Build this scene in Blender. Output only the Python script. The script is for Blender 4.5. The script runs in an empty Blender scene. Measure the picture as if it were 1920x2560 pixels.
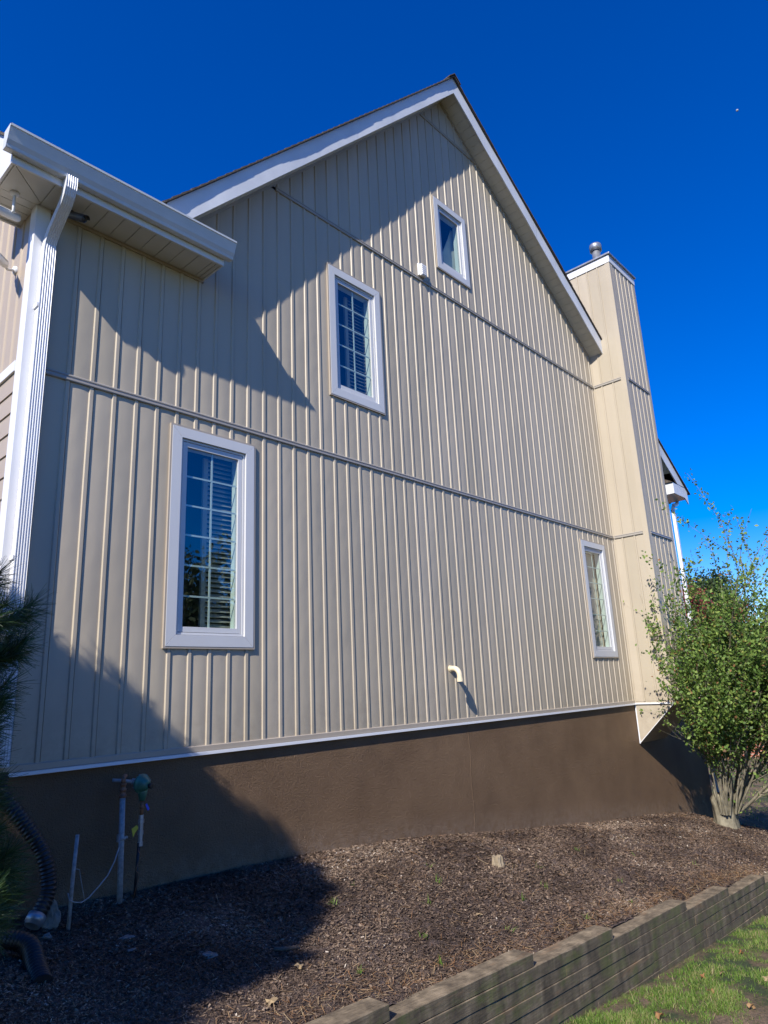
import bpy, bmesh, math, random
import numpy as np
from mathutils import Vector, Matrix, noise
random.seed(7); rng = np.random.default_rng(7)
scene = bpy.context.scene
col = scene.collection

# ------------------------------------------------------------------ camera, sky, sun, exposure
cam_d = bpy.data.cameras.new('camera'); cam = bpy.data.objects.new('camera', cam_d); col.objects.link(cam)
cam_d.sensor_fit = 'VERTICAL'; cam_d.sensor_height = 24.0; cam_d.lens = 1690.83/2560*24.0
cam_d.clip_start = 0.05; cam_d.clip_end = 6000
_r = Vector((0.68038119, -0.73154023, -0.04393549)); _u = Vector((-0.15594801, -0.20309856, 0.96665981)); _f = Vector((0.71607378, 0.65084550, 0.25226668))
M = Matrix((( _r.x, _u.x, -_f.x), (_r.y, _u.y, -_f.y), (_r.z, _u.z, -_f.z))).to_4x4()
M.translation = Vector((-2.05886, -5.39887, 0.45783)); cam.matrix_world = M
scene.camera = cam

SUN = Vector((-2.88, -1.0, 2.43)).normalized()            # towards the sun
world = bpy.data.worlds.new('World'); scene.world = world; world.use_nodes = True
nt = world.node_tree; nt.nodes.clear()
sky = nt.nodes.new('ShaderNodeTexSky'); sky.sky_type = 'NISHITA'; sky.sun_disc = False
sky.sun_elevation = math.asin(SUN.z); sky.sun_rotation = math.atan2(SUN.x, SUN.y) % (2*math.pi)
sky.air_density = 1.0; sky.dust_density = 0.0; sky.ozone_density = 6.0
hs = nt.nodes.new('ShaderNodeHueSaturation'); hs.inputs['Saturation'].default_value = 1.45; hs.inputs['Hue'].default_value = 0.521
bg = nt.nodes.new('ShaderNodeBackground'); bg.inputs['Strength'].default_value = 0.137
wo = nt.nodes.new('ShaderNodeOutputWorld')
nt.links.new(sky.outputs[0], hs.inputs['Color']); nt.links.new(hs.outputs[0], bg.inputs[0]); nt.links.new(bg.outputs[0], wo.inputs[0])

sun_d = bpy.data.lights.new('sun', 'SUN'); sun = bpy.data.objects.new('sun', sun_d); col.objects.link(sun)
sun_d.energy = 5.0; sun_d.angle = math.radians(0.5); sun_d.color = (1.0, 0.95, 0.875)
sun.rotation_euler = SUN.to_track_quat('Z', 'Y').to_euler()
sun.location = (-20, -8, 20)

scene.view_settings.view_transform = 'Standard'; scene.view_settings.look = 'None'
scene.view_settings.exposure = 0.44; scene.view_settings.gamma = 1.0; scene.view_settings.use_curve_mapping = False
scene.cycles.max_bounces = 8; scene.cycles.transparent_max_bounces = 16
scene.cycles.caustics_reflective = False; scene.cycles.caustics_refractive = False

# ------------------------------------------------------------------ helpers
def tag(o, label=None, cat=None, group=None, kind=None):
    if label: o['label'] = label
    if cat: o['category'] = cat
    if group: o['group'] = group
    if kind: o['kind'] = kind
    return o
def empty(name, loc=(0, 0, 0), parent=None):
    o = bpy.data.objects.new(name, None); col.objects.link(o); o.empty_display_size = 0.1
    if parent: o.parent = parent; o.location = Vector(loc) - parent_loc(parent)
    else: o.location = loc
    return o
def parent_loc(p):
    v = Vector((0, 0, 0))
    while p: v = v + p.location; p = p.parent
    return v
def link(name, me, parent=None, mats=None):
    o = bpy.data.objects.new(name, me); col.objects.link(o)
    if mats is not None:
        for m in (mats if isinstance(mats, (list, tuple)) else [mats]): me.materials.append(m)
    if parent: o.parent = parent
    return o
class MB:
    """collects world-space geometry; build() makes one mesh object"""
    def __init__(s): s.v = []; s.f = []; s.sm = []; s.mi = []
    def vs(s, pts): n = len(s.v); s.v += [tuple(p) for p in pts]; return n
    def face(s, idx, smooth=False, mi=0): s.f.append(tuple(idx)); s.sm.append(smooth); s.mi.append(mi)
    def quad(s, a, b, c, d, smooth=False, mi=0): n = s.vs([a, b, c, d]); s.face((n, n+1, n+2, n+3), smooth, mi)
    def box(s, x0, x1, y0, y1, z0, z1, mi=0):
        n = s.vs([(x0,y0,z0),(x1,y0,z0),(x1,y1,z0),(x0,y1,z0),(x0,y0,z1),(x1,y0,z1),(x1,y1,z1),(x0,y1,z1)])
        for q in ((0,3,2,1),(4,5,6,7),(0,1,5,4),(1,2,6,5),(2,3,7,6),(3,0,4,7)): s.face([n+i for i in q], False, mi)
    def prism(s, poly, d, smooth=False, mi=0, caps=True):
        """poly: list of 3d points (planar), extruded by vector d"""
        m = len(poly); d = Vector(d)
        n = s.vs(poly); k = s.vs([Vector(p)+d for p in poly])
        if caps: s.face(range(n, n+m), False, mi); s.face(range(k+m-1, k-1, -1), False, mi)
        for i in range(m):
            j = (i+1) % m; s.face((n+i, k+i, k+j, n+j), smooth, mi)
    def tube(s, pts, r, seg=8, cap=True, smooth=True, mi=0):
        pts = [Vector(p) for p in pts]; m = len(pts); rs = r if isinstance(r, (list, tuple)) else [r]*m
        t0 = (pts[1]-pts[0]).normalized(); a = t0.orthogonal().normalized(); rings = []
        for i, p in enumerate(pts):
            t = (pts[min(i+1, m-1)]-pts[max(i-1, 0)]).normalized()
            a = (a - t*a.dot(t)); a = a.normalized() if a.length > 1e-6 else t.orthogonal().normalized()
            b = t.cross(a)
            rings.append(s.vs([p + (a*math.cos(2*math.pi*k/seg) + b*math.sin(2*math.pi*k/seg))*rs[i] for k in range(seg)]))
        for i in range(m-1):
            for k in range(seg):
                k2 = (k+1) % seg; s.face((rings[i]+k, rings[i]+k2, rings[i+1]+k2, rings[i+1]+k), smooth, mi)
        if cap: s.face([rings[0]+k for k in range(seg-1, -1, -1)], False, mi); s.face([rings[-1]+k for k in range(seg)], False, mi)
    def lathe(s, o, axis, prof, seg=16, smooth=True, mi=0):
        """prof: (distance along axis, radius)"""
        o = Vector(o); ax = Vector(axis).normalized()
        s.tube_raw([o+ax*h for h, _ in prof], [max(r, 1e-4) for _, r in prof], ax, seg, smooth, mi)
    def tube_raw(s, pts, rs, ax, seg, smooth, mi):
        a = ax.orthogonal().normalized(); b = ax.cross(a); rings = []
        for p, r in zip(pts, rs): rings.append(s.vs([p+(a*math.cos(2*math.pi*k/seg)+b*math.sin(2*math.pi*k/seg))*r for k in range(seg)]))
        for i in range(len(pts)-1):
            for k in range(seg):
                k2 = (k+1) % seg; s.face((rings[i]+k, rings[i]+k2, rings[i+1]+k2, rings[i+1]+k), smooth, mi)
        s.face([rings[0]+k for k in range(seg-1, -1, -1)], False, mi); s.face([rings[-1]+k for k in range(seg)], False, mi)
    def build(s, name, mats, parent=None, label=None, bevel=0):
        me = bpy.data.meshes.new(name)
        off = parent_loc(parent)
        me.from_pydata([tuple(Vector(v)-off) for v in s.v], [], s.f)
        me.polygons.foreach_set('use_smooth', s.sm); me.polygons.foreach_set('material_index', s.mi)
        me.update()
        bm = bmesh.new(); bm.from_mesh(me); bmesh.ops.recalc_face_normals(bm, faces=bm.faces) if not getattr(s, 'keep', False) else None
        bm.to_mesh(me); bm.free()
        o = link(name, me, parent, mats)
        if bevel:
            b = o.modifiers.new('bevel', 'BEVEL'); b.width = bevel; b.segments = 2; b.limit_method = 'ANGLE'; b.angle_limit = math.radians(50)
        if label: o['label'] = label
        return o
def np_mesh(name, V, F, mats, parent=None, attr=None, smooth=False):
    """V (n,3), F (m,k) -> mesh object, attr (m,) per-face float 'rnd'"""
    V = np.asarray(V, np.float32); F = np.asarray(F, np.int32)
    if parent: V = V - np.array(parent_loc(parent), np.float32)
    me = bpy.data.meshes.new(name); k = F.shape[1]
    me.vertices.add(len(V)); me.vertices.foreach_set('co', V.ravel())
    me.loops.add(F.size); me.loops.foreach_set('vertex_index', F.ravel())
    me.polygons.add(len(F)); me.polygons.foreach_set('loop_start', np.arange(0, F.size, k, dtype=np.int32))
    me.polygons.foreach_set('loop_total', np.full(len(F), k, np.int32))
    if smooth: me.polygons.foreach_set('use_smooth', np.ones(len(F), bool))
    me.update(calc_edges=True); me.validate()
    if attr is not None:
        a = me.attributes.new('rnd', 'FLOAT', 'FACE'); a.data.foreach_set('value', np.asarray(attr, np.float32))
    return link(name, me, parent, mats)

# ------------------------------------------------------------------ materials
def new_mat(name):
    m = bpy.data.materials.new(name); m.use_nodes = True; n = m.node_tree.nodes; l = m.node_tree.links
    return m, n, l, n['Principled BSDF']
def texco(n, l, scale=(1, 1, 1)):
    tc = n.new('ShaderNodeTexCoord'); mp = n.new('ShaderNodeMapping'); mp.inputs['Scale'].default_value = scale
    l.new(tc.outputs['Object'], mp.inputs[0]); return mp.outputs[0]
def ramp(n, l, fac, stops):
    r = n.new('ShaderNodeValToRGB'); cr = r.color_ramp
    while len(cr.elements) < len(stops): cr.elements.new(0.5)
    for e, (p, c) in zip(cr.elements, stops): e.position = p; e.color = (*c, 1)
    l.new(fac, r.inputs[0]); return r.outputs[0]
def nz(n, l, vec, scale, detail=4, rough=0.55, dist=0.0):
    t = n.new('ShaderNodeTexNoise'); t.inputs['Scale'].default_value = scale; t.inputs['Detail'].default_value = detail
    t.inputs['Roughness'].default_value = rough; t.inputs['Distortion'].default_value = dist; l.new(vec, t.inputs['Vector']); return t.outputs['Fac']
def bump(n, l, h, bs, strength, dist, prev=None):
    b = n.new('ShaderNodeBump'); b.inputs['Strength'].default_value = strength; b.inputs['Distance'].default_value = dist
    l.new(h, b.inputs['Height'])
    if prev: l.new(prev, b.inputs['Normal'])
    l.new(b.outputs[0], bs.inputs['Normal']); return b.outputs[0]
def mulc(c, k): return tuple(max(0, min(1, x*k)) for x in c)
def simple(name, c, rough=0.5, var=0.06, scale=6, stretch=(1, 1, 1), bmp=0.0, bscale=80, bdist=0.002, spec=0.5, metal=0.0):
    m, n, l, b = new_mat(name); v = texco(n, l, stretch)
    f = nz(n, l, v, scale, 5)
    l.new(ramp(n, l, f, [(0.3, mulc(c, 1-var)), (0.7, mulc(c, 1+var))]), b.inputs['Base Color'])
    b.inputs['Roughness'].default_value = rough; b.inputs['Specular IOR Level'].default_value = spec; b.inputs['Metallic'].default_value = metal
    if bmp: bump(n, l, nz(n, l, texco(n, l, stretch), bscale, 3), b, bmp, bdist)
    return m
def zmask(n, l, z0, z1, slope=None, scale=9, thr=(0.35, 0.65)):
    """1 near the bottom line (z0, or a line falling with x past 2.3 m), 0 above z1; broken up by noise"""
    tc = n.new('ShaderNodeTexCoord'); sp = n.new('ShaderNodeSeparateXYZ'); l.new(tc.outputs['Object'], sp.inputs[0]); z = sp.outputs['Z']
    if slope:
        a = n.new('ShaderNodeMath'); a.operation = 'SUBTRACT'; l.new(sp.outputs['X'], a.inputs[0]); a.inputs[1].default_value = 2.3
        m = n.new('ShaderNodeMath'); m.operation = 'MAXIMUM'; l.new(a.outputs[0], m.inputs[0]); m.inputs[1].default_value = 0
        k = n.new('ShaderNodeMath'); k.operation = 'MULTIPLY_ADD'; l.new(m.outputs[0], k.inputs[0]); k.inputs[1].default_value = slope; l.new(z, k.inputs[2]); z = k.outputs[0]
    r = n.new('ShaderNodeMapRange'); r.inputs[1].default_value = z1; r.inputs[2].default_value = z0; l.new(z, r.inputs[0])
    q = n.new('ShaderNodeMapRange'); q.inputs[1].default_value = thr[0]; q.inputs[2].default_value = thr[1]; l.new(nz(n, l, tc.outputs['Object'], scale, 6, 0.7), q.inputs[0])
    o = n.new('ShaderNodeMath'); o.operation = 'MULTIPLY'; l.new(r.outputs[0], o.inputs[0]); l.new(q.outputs[0], o.inputs[1]); return o.outputs[0]
def overlay(n, l, b, fac, colr, amt):
    src = b.inputs['Base Color'].links[0].from_socket; f = n.new('ShaderNodeMath'); f.operation = 'MULTIPLY'; l.new(fac, f.inputs[0]); f.inputs[1].default_value = amt
    c = n.new('ShaderNodeMix'); c.data_type = 'RGBA'; l.new(f.outputs[0], c.inputs['Factor']); l.new(src, c.inputs['A']); c.inputs['B'].default_value = (*colr, 1); l.new(c.outputs['Result'], b.inputs['Base Color'])
BEIGE = (0.462, 0.397, 0.299)
def siding_mat():
    m, n, l, b = new_mat('vinyl_siding_beige'); v = texco(n, l, (1, 1, 0.25))
    a = ramp(n, l, nz(n, l, v, 1.3, 6), [(0.3, mulc(BEIGE, 0.94)), (0.7, mulc(BEIGE, 1.06))])
    oi = n.new('ShaderNodeObjectInfo'); k = ramp(n, l, oi.outputs['Random'], [(0.0, (0.94, 0.94, 0.93)), (1.0, (1.04, 1.04, 1.05))])
    c = n.new('ShaderNodeMix'); c.data_type = 'RGBA'; c.blend_type = 'MULTIPLY'; c.inputs['Factor'].default_value = 1; l.new(a, c.inputs['A']); l.new(k, c.inputs['B']); l.new(c.outputs['Result'], b.inputs['Base Color'])
    overlay(n, l, b, zmask(n, l, 0.04, 0.55, None, 7), (0.20, 0.15, 0.10), 0.30)
    b.inputs['Roughness'].default_value = 0.45; b.inputs['Specular IOR Level'].default_value = 0.35
    n1 = bump(n, l, nz(n, l, texco(n, l, (1, 1, 0.5)), 3.0, 2), b, 0.6, 0.02)
    bump(n, l, nz(n, l, texco(n, l, (1, 1, 0.2)), 90, 2), b, 0.2, 0.001, n1)
    return m
m_siding = siding_mat()
m_band = simple('vinyl_trim_beige', (0.34, 0.31, 0.27), 0.32, 0.05, 3, bmp=0)
m_white = simple('white_trim', (0.72, 0.72, 0.73), 0.35, 0.03, 2.5, bmp=0.1, bscale=30)
m_wdirty = simple('white_aluminium', (0.68, 0.69, 0.70), 0.38, 0.05, 5, bmp=0.15, bscale=12, bdist=0.003)
m_frame = simple('window_vinyl_white', (0.60, 0.60, 0.60), 0.3, 0.02, 3)
m_soffit = simple('soffit_cream', (0.60, 0.58, 0.52), 0.45, 0.05, 4)
m_chan = simple('channel_tan', (0.40, 0.34, 0.27), 0.35, 0.05, 4)
m_shingle = simple('asphalt_shingle', (0.085, 0.068, 0.055), 0.95, 0.5, 40, bmp=0.6, bscale=200)
m_lap = simple('lap_siding_tan', (0.40, 0.325, 0.245), 0.45, 0.04, 2, (0.3, 0.3, 1))
m_galv = simple('galvanised_steel', (0.34, 0.35, 0.37), 0.42, 0.25, 14, metal=0.6)
m_black = simple('black_plastic', (0.014, 0.014, 0.016), 0.45, 0.3, 20)
m_darkm = simple('dark_metal_camera', (0.075, 0.075, 0.08), 0.4, 0.15, 20)
m_green = simple('green_paint_regulator', (0.055, 0.17, 0.115), 0.35, 0.35, 14, bmp=0.2, bscale=40)
m_rust = simple('rusty_copper', (0.22, 0.10, 0.05), 0.6, 0.5, 30, bmp=0.5, bscale=60)
m_greypipe = simple('grey_painted_pipe', (0.26, 0.265, 0.27), 0.5, 0.3, 35, bmp=0.2)
m_yellow = simple('yellow_tag', (0.55, 0.45, 0.04), 0.5, 0.2, 20)
m_blue = simple('blue_tag', (0.03, 0.08, 0.60), 0.4, 0.1, 20)
m_pvc = simple('cream_pvc', (0.74, 0.63, 0.43), 0.35, 0.08, 14, bmp=0.1)
m_room = simple('room_wall', (0.13, 0.12, 0.12), 0.8, 0.1, 2)
m_shutter = simple('shutter_paint', (0.40, 0.39, 0.35), 0.5, 0.05, 5)
m_curtain = simple('pale_curtain', (0.62, 0.66, 0.58), 0.8, 0.1, 5)
m_muntin = simple('muntin_white', (0.78, 0.86, 0.82), 0.4, 0.02, 5)
m_stone = simple('pale_stone', (0.20, 0.185, 0.16), 0.9, 0.35, 9, bmp=0.8, bscale=20, bdist=0.01)
m_moon = simple('moon_rock', (0.34, 0.36, 0.40), 0.9, 0.1, 1)

def stucco():
    m, n, l, b = new_mat('brown_stucco'); v = texco(n, l)
    f = nz(n, l, v, 1.1, 4, 0.6); f2 = nz(n, l, texco(n, l, (3, 3, 0.8)), 1.2, 3)
    a = ramp(n, l, f, [(0.3, (0.142, 0.084, 0.044)), (0.72, (0.208, 0.130, 0.072))])
    c = n.new('ShaderNodeMix'); c.data_type = 'RGBA'; c.blend_type = 'MULTIPLY'; c.inputs['Factor'].default_value = 0.25
    l.new(a, c.inputs['A']); l.new(ramp(n, l, f2, [(0.35, (0.8, 0.8, 0.8)), (0.65, (1, 1, 1))]), c.inputs['B']); l.new(c.outputs['Result'], b.inputs['Base Color'])
    overlay(n, l, b, zmask(n, l, -0.98, -0.72, 0.108, 11), (0.27, 0.20, 0.145), 0.6)
    overlay(n, l, b, zmask(n, l, -3.0, 3.0, None, 1.6, (0.55, 0.75)), (0.09, 0.058, 0.036), 0.55)
    b.inputs['Roughness'].default_value = 0.62; b.inputs['Specular IOR Level'].default_value = 0.35
    n1 = bump(n, l, nz(n, l, v, 60, 3, 0.55, 1.5), b, 1.0, 0.018)
    bump(n, l, nz(n, l, v, 2.2, 3), b, 0.35, 0.02, n1)
    return m
m_stucco = stucco()
def rnd_mat(name, stops, rough=0.7, trans=0.0, spec=0.3, nscale=0):
    m, n, l, b = new_mat(name)
    at = n.new('ShaderNodeAttribute'); at.attribute_name = 'rnd'
    c = ramp(n, l, at.outputs['Fac'], stops); l.new(c, b.inputs['Base Color'])
    b.inputs['Roughness'].default_value = rough; b.inputs['Specular IOR Level'].default_value = spec
    if trans:
        t = n.new('ShaderNodeBsdfTranslucent'); l.new(c, t.inputs[0]); mx = n.new('ShaderNodeMixShader'); mx.inputs[0].default_value = trans
        l.new(b.outputs[0], mx.inputs[1]); l.new(t.outputs[0], mx.inputs[2]); l.new(mx.outputs[0], n['Material Output'].inputs[0])
    return m
m_chip = rnd_mat('mulch_chips', [(0.0, (0.040, 0.026, 0.018)), (0.40, (0.115, 0.076, 0.052)), (0.72, (0.22, 0.155, 0.106)), (0.93, (0.30, 0.22, 0.15)), (1.0, (0.48, 0.41, 0.33))], 0.75)
m_straw = rnd_mat('pine_straw', [(0.0, (0.22, 0.10, 0.04)), (0.6, (0.38, 0.22, 0.10)), (1.0, (0.50, 0.38, 0.22))], 0.6)
m_grass = rnd_mat('grass_blades', [(0.0, (0.06, 0.12, 0.018)), (0.5, (0.13, 0.24, 0.035)), (0.80, (0.22, 0.33, 0.06)), (1.0, (0.46, 0.37, 0.19))], 0.5, 0.35)
m_leafb = rnd_mat('bush_leaves', [(0.0, (0.060, 0.100, 0.025)), (0.45, (0.150, 0.255, 0.055)), (0.80, (0.29, 0.39, 0.090)), (0.95, (0.40, 0.40, 0.10)), (1.0, (0.30, 0.15, 0.07))], 0.5, 0.4, 0.3)
m_leafd = rnd_mat('dark_leaves', [(0.0, (0.020, 0.042, 0.016)), (0.6, (0.048, 0.080, 0.028)), (1.0, (0.11, 0.13, 0.045))], 0.5, 0.25)
m_leafr = rnd_mat('red_leaves', [(0.0, (0.16, 0.02, 0.03)), (0.6, (0.32, 0.05, 0.06)), (1.0, (0.42, 0.12, 0.08))], 0.5, 0.3)
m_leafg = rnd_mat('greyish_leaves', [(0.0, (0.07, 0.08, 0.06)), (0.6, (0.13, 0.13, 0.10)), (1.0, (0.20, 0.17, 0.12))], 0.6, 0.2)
m_needle = rnd_mat('pine_needles', [(0.0, (0.022, 0.050, 0.018)), (0.6, (0.045, 0.095, 0.028)), (1.0, (0.10, 0.17, 0.04))], 0.4, 0.2, 0.5)
m_fall = rnd_mat('fallen_leaf', [(0.0, (0.28, 0.09, 0.04)), (0.5, (0.34, 0.19, 0.08)), (1.0, (0.40, 0.30, 0.17))], 0.6, 0.2)
m_bark = simple('pale_bark', (0.20, 0.175, 0.12), 0.85, 0.5, 14, (1, 1, 0.5), 0.7, 30, 0.01)
m_barkd = simple('dark_bark', (0.10, 0.075, 0.055), 0.9, 0.35, 9, (1, 1, 0.3), 0.7, 30, 0.01)

def soil_mat():
    m, n, l, b = new_mat('mulch_soil'); v = texco(n, l)
    a = ramp(n, l, nz(n, l, v, 2.0, 8, 0.7), [(0.3, (0.065, 0.044, 0.035)), (0.55, (0.125, 0.086, 0.068)), (0.75, (0.20, 0.145, 0.112))])
    s = ramp(n, l, nz(n, l, v, 55, 4, 0.7), [(0.42, (0.45, 0.42, 0.40)), (0.60, (1.0, 1.0, 1.0)), (0.72, (2.2, 2.0, 1.8))])
    c = n.new('ShaderNodeMix'); c.data_type = 'RGBA'; c.blend_type = 'MULTIPLY'; c.inputs['Factor'].default_value = 1
    l.new(a, c.inputs['A']); l.new(s, c.inputs['B']); l.new(c.outputs['Result'], b.inputs['Base Color'])
    b.inputs['Roughness'].default_value = 0.9
    n1 = bump(n, l, nz(n, l, v, 45, 5, 0.7), b, 0.9, 0.02)
    return m
m_soil = soil_mat()
def lawn_mat():
    m, n, l, b = new_mat('lawn_ground'); v = texco(n, l)
    a = ramp(n, l, nz(n, l, v, 1.3, 8, 0.65), [(0.40, (0.17, 0.12, 0.075)), (0.50, (0.10, 0.078, 0.038)), (0.56, (0.035, 0.055, 0.014)), (0.75, (0.055, 0.075, 0.022))])
    s = ramp(n, l, nz(n, l, v, 40, 5, 0.7), [(0.35, (0.5, 0.5, 0.5)), (0.7, (1.5, 1.4, 1.3))])
    c = n.new('ShaderNodeMix'); c.data_type = 'RGBA'; c.blend_type = 'MULTIPLY'; c.inputs['Factor'].default_value = 1
    l.new(a, c.inputs['A']); l.new(s, c.inputs['B']); l.new(c.outputs['Result'], b.inputs['Base Color'])
    b.inputs['Roughness'].default_value = 0.95
    bump(n, l, nz(n, l, v, 40, 5, 0.7), b, 0.8, 0.02)
    return m
m_lawn = lawn_mat()
def timber_mat():
    m, n, l, b = new_mat('weathered_timber'); v = texco(n, l, (1.6, 15, 15))
    g = nz(n, l, texco(n, l, (5, 5, 1.6)), 1.6, 8, 0.62, 0.2)
    a0 = ramp(n, l, g, [(0.34, (0.075, 0.056, 0.034)), (0.52, (0.160, 0.122, 0.076)), (0.68, (0.255, 0.196, 0.124))])
    gr = ramp(n, l, nz(n, l, texco(n, l, (3, 26, 26)), 3, 5, 0.6), [(0.38, (0.78, 0.77, 0.75)), (0.62, (1.18, 1.18, 1.18))])
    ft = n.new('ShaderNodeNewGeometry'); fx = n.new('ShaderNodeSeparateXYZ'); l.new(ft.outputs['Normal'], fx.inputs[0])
    pm = n.new('ShaderNodeMapRange'); pm.inputs[1].default_value = 0.3; pm.inputs[2].default_value = 0.95; pm.inputs[3].default_value = 0.78; pm.inputs[4].default_value = 1.15; l.new(fx.outputs['Z'], pm.inputs[0])  # sun angle put into the colour: tops painted lighter, front faces darker
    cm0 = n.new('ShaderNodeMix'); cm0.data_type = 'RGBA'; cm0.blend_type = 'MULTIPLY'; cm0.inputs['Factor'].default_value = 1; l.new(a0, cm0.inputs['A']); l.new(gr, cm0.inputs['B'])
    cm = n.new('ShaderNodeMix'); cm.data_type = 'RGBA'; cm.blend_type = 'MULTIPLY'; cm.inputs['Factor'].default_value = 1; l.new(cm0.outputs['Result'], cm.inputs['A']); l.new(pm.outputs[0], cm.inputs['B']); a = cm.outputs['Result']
    p = texco(n, l, (1, 1, 1)); sp = n.new('ShaderNodeTexCoord')
    ge = n.new('ShaderNodeNewGeometry'); sx = n.new('ShaderNodeSeparateXYZ'); l.new(ge.outputs['Normal'], sx.inputs[0])
    moss = nz(n, l, texco(n, l, (1.2, 1, 1.6)), 2.6, 6, 0.7)
    mr = n.new('ShaderNodeMapRange'); mr.inputs[1].default_value = 0.48; mr.inputs[2].default_value = 0.62; l.new(moss, mr.inputs[0])
    fr = n.new('ShaderNodeMapRange'); fr.inputs[1].default_value = 0.9; fr.inputs[2].default_value = 0.2; l.new(sx.outputs['Z'], fr.inputs[0])
    mu = n.new('ShaderNodeMath'); mu.operation = 'MULTIPLY'; l.new(mr.outputs[0], mu.inputs[0]); l.new(fr.outputs[0], mu.inputs[1])
    mu2 = n.new('ShaderNodeMath'); mu2.operation = 'MULTIPLY'; l.new(mu.outputs[0], mu2.inputs[0]); mu2.inputs[1].default_value = 0.6
    c = n.new('ShaderNodeMix'); c.data_type = 'RGBA'; l.new(mu2.outputs[0], c.inputs['Factor']); l.new(a, c.inputs['A']); c.inputs['B'].default_value = (0.105, 0.120, 0.030, 1)
    # orange worn streaks
    w = n.new('ShaderNodeMapRange'); w.inputs[1].default_value = 0.60; w.inputs[2].default_value = 0.72; l.new(nz(n, l, texco(n, l, (0.8, 5, 5)), 2.2, 4, 0.6), w.inputs[0])
    w2 = n.new('ShaderNodeMath'); w2.operation = 'MULTIPLY'; l.new(w.outputs[0], w2.inputs[0]); w2.inputs[1].default_value = 0.7
    c2 = n.new('ShaderNodeMix'); c2.data_type = 'RGBA'; l.new(w2.outputs[0], c2.inputs['Factor']); l.new(c.outputs['Result'], c2.inputs['A']); c2.inputs['B'].default_value = (0.24, 0.14, 0.07, 1)
    l.new(c2.outputs['Result'], b.inputs['Base Color']); b.inputs['Roughness'].default_value = 0.85
    n1 = bump(n, l, nz(n, l, texco(n, l, (3, 26, 26)), 3, 5, 0.65), b, 0.7, 0.004)
    return m
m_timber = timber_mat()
def brick_mat():
    m, n, l, b = new_mat('red_brick'); v = texco(n, l, (1, 1, 1))
    t = n.new('ShaderNodeTexBrick'); t.inputs['Scale'].default_value = 4.5; t.inputs['Color1'].default_value = (0.42, 0.115, 0.055, 1); t.inputs['Color2'].default_value = (0.34, 0.085, 0.045, 1)
    t.inputs['Mortar'].default_value = (0.40, 0.26, 0.19, 1); t.inputs['Mortar Size'].default_value = 0.015
    r = n.new('ShaderNodeVectorRotate'); r.rotation_type = 'X_AXIS'; r.inputs['Angle'].default_value = math.pi/2; l.new(v, r.inputs[0]); l.new(r.outputs[0], t.inputs['Vector'])
    l.new(t.outputs[0], b.inputs['Base Color']); b.inputs['Roughness'].default_value = 0.9; return m
m_brick = brick_mat()
def glass_mat():
    m, n, l, b = new_mat('window_glass'); n.remove(b)
    ge = n.new('ShaderNodeNewGeometry'); dt = n.new('ShaderNodeVectorMath'); dt.operation = 'DOT_PRODUCT'
    l.new(ge.outputs['Normal'], dt.inputs[0]); l.new(ge.outputs['Incoming'], dt.inputs[1])
    def mth(op, a_, b_=None):
        q = n.new('ShaderNodeMath'); q.operation = op
        for i_, v_ in enumerate((a_, b_)):
            if v_ is None: continue
            if isinstance(v_, (int, float)): q.inputs[i_].default_value = v_
            else: l.new(v_, q.inputs[i_])
        return q.outputs[0]
    c_ = mth('ABSOLUTE', dt.outputs['Value']); p5 = mth('POWER', mth('SUBTRACT', 1.0, c_), 5.0); fr_o = mth('ADD', mth('MULTIPLY', p5, 0.82), 0.18)
    gl = n.new('ShaderNodeBsdfGlossy'); gl.inputs['Roughness'].default_value = 0.012; gl.inputs['Color'].default_value = (0.95, 0.97, 1, 1)
    bn = n.new('ShaderNodeBump'); bn.inputs['Strength'].default_value = 0.12; bn.inputs['Distance'].default_value = 0.01
    l.new(nz(n, l, texco(n, l), 2.5, 2), bn.inputs['Height']); l.new(bn.outputs[0], gl.inputs['Normal'])
    tr = n.new('ShaderNodeBsdfTransparent'); tr.inputs[0].default_value = (0.76, 0.84, 0.80, 1)
    mx = n.new('ShaderNodeMixShader'); l.new(fr_o, mx.inputs[0]); l.new(tr.outputs[0], mx.inputs[1]); l.new(gl.outputs[0], mx.inputs[2])
    l.new(mx.outputs[0], n['Material Output'].inputs[0]); return m
m_glass = glass_mat()

# ------------------------------------------------------------------ setting: ground
def lerp_tab(x, xs, ys): return np.interp(x, xs, ys)
ZWX = [-8, -2, 0, 1.15, 1.9, 2.5, 3.9, 6.1, 8.5, 11.1, 13.5, 20]; ZWZ = [-0.80, -0.90, -0.95, -0.99, -1.01, -1.04, -1.14, -1.42, -1.70, -1.97, -2.32, -2.7]
def bed_z(x, y):
    x = np.asarray(x, float); y = np.asarray(y, float)
    zw = lerp_tab(x, ZWX, ZWZ); zt = -1.215-0.1115*x
    zt = np.where(x < -0.5, -1.16+0.02*(-0.5-x), zt)
    t = np.clip(-y/2.3, 0, 1.3); t = t*t*(1.6-0.6*t)
    z = zw*(1-t)+zt*t
    return z + 0.018*np.sin(x*2.1+y*3.3)*np.clip(-y*2, 0, 1) + 0.012*np.sin(x*5.3-y*4.1)*np.clip(-y*2, 0, 1)
def lawn_z(x, y):
    x = np.asarray(x, float); y = np.asarray(y, float)
    z = np.interp(x, [-40, -6, 8, 14, 20, 200], [-0.9, -1.1, -2.47, -2.72, -2.85, -3.1])
    return z + 0.03*np.clip(-2.4-y, 0, 6) + 0.02*np.sin(x*1.7+y*1.1)*np.sin(y*2.3)
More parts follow.
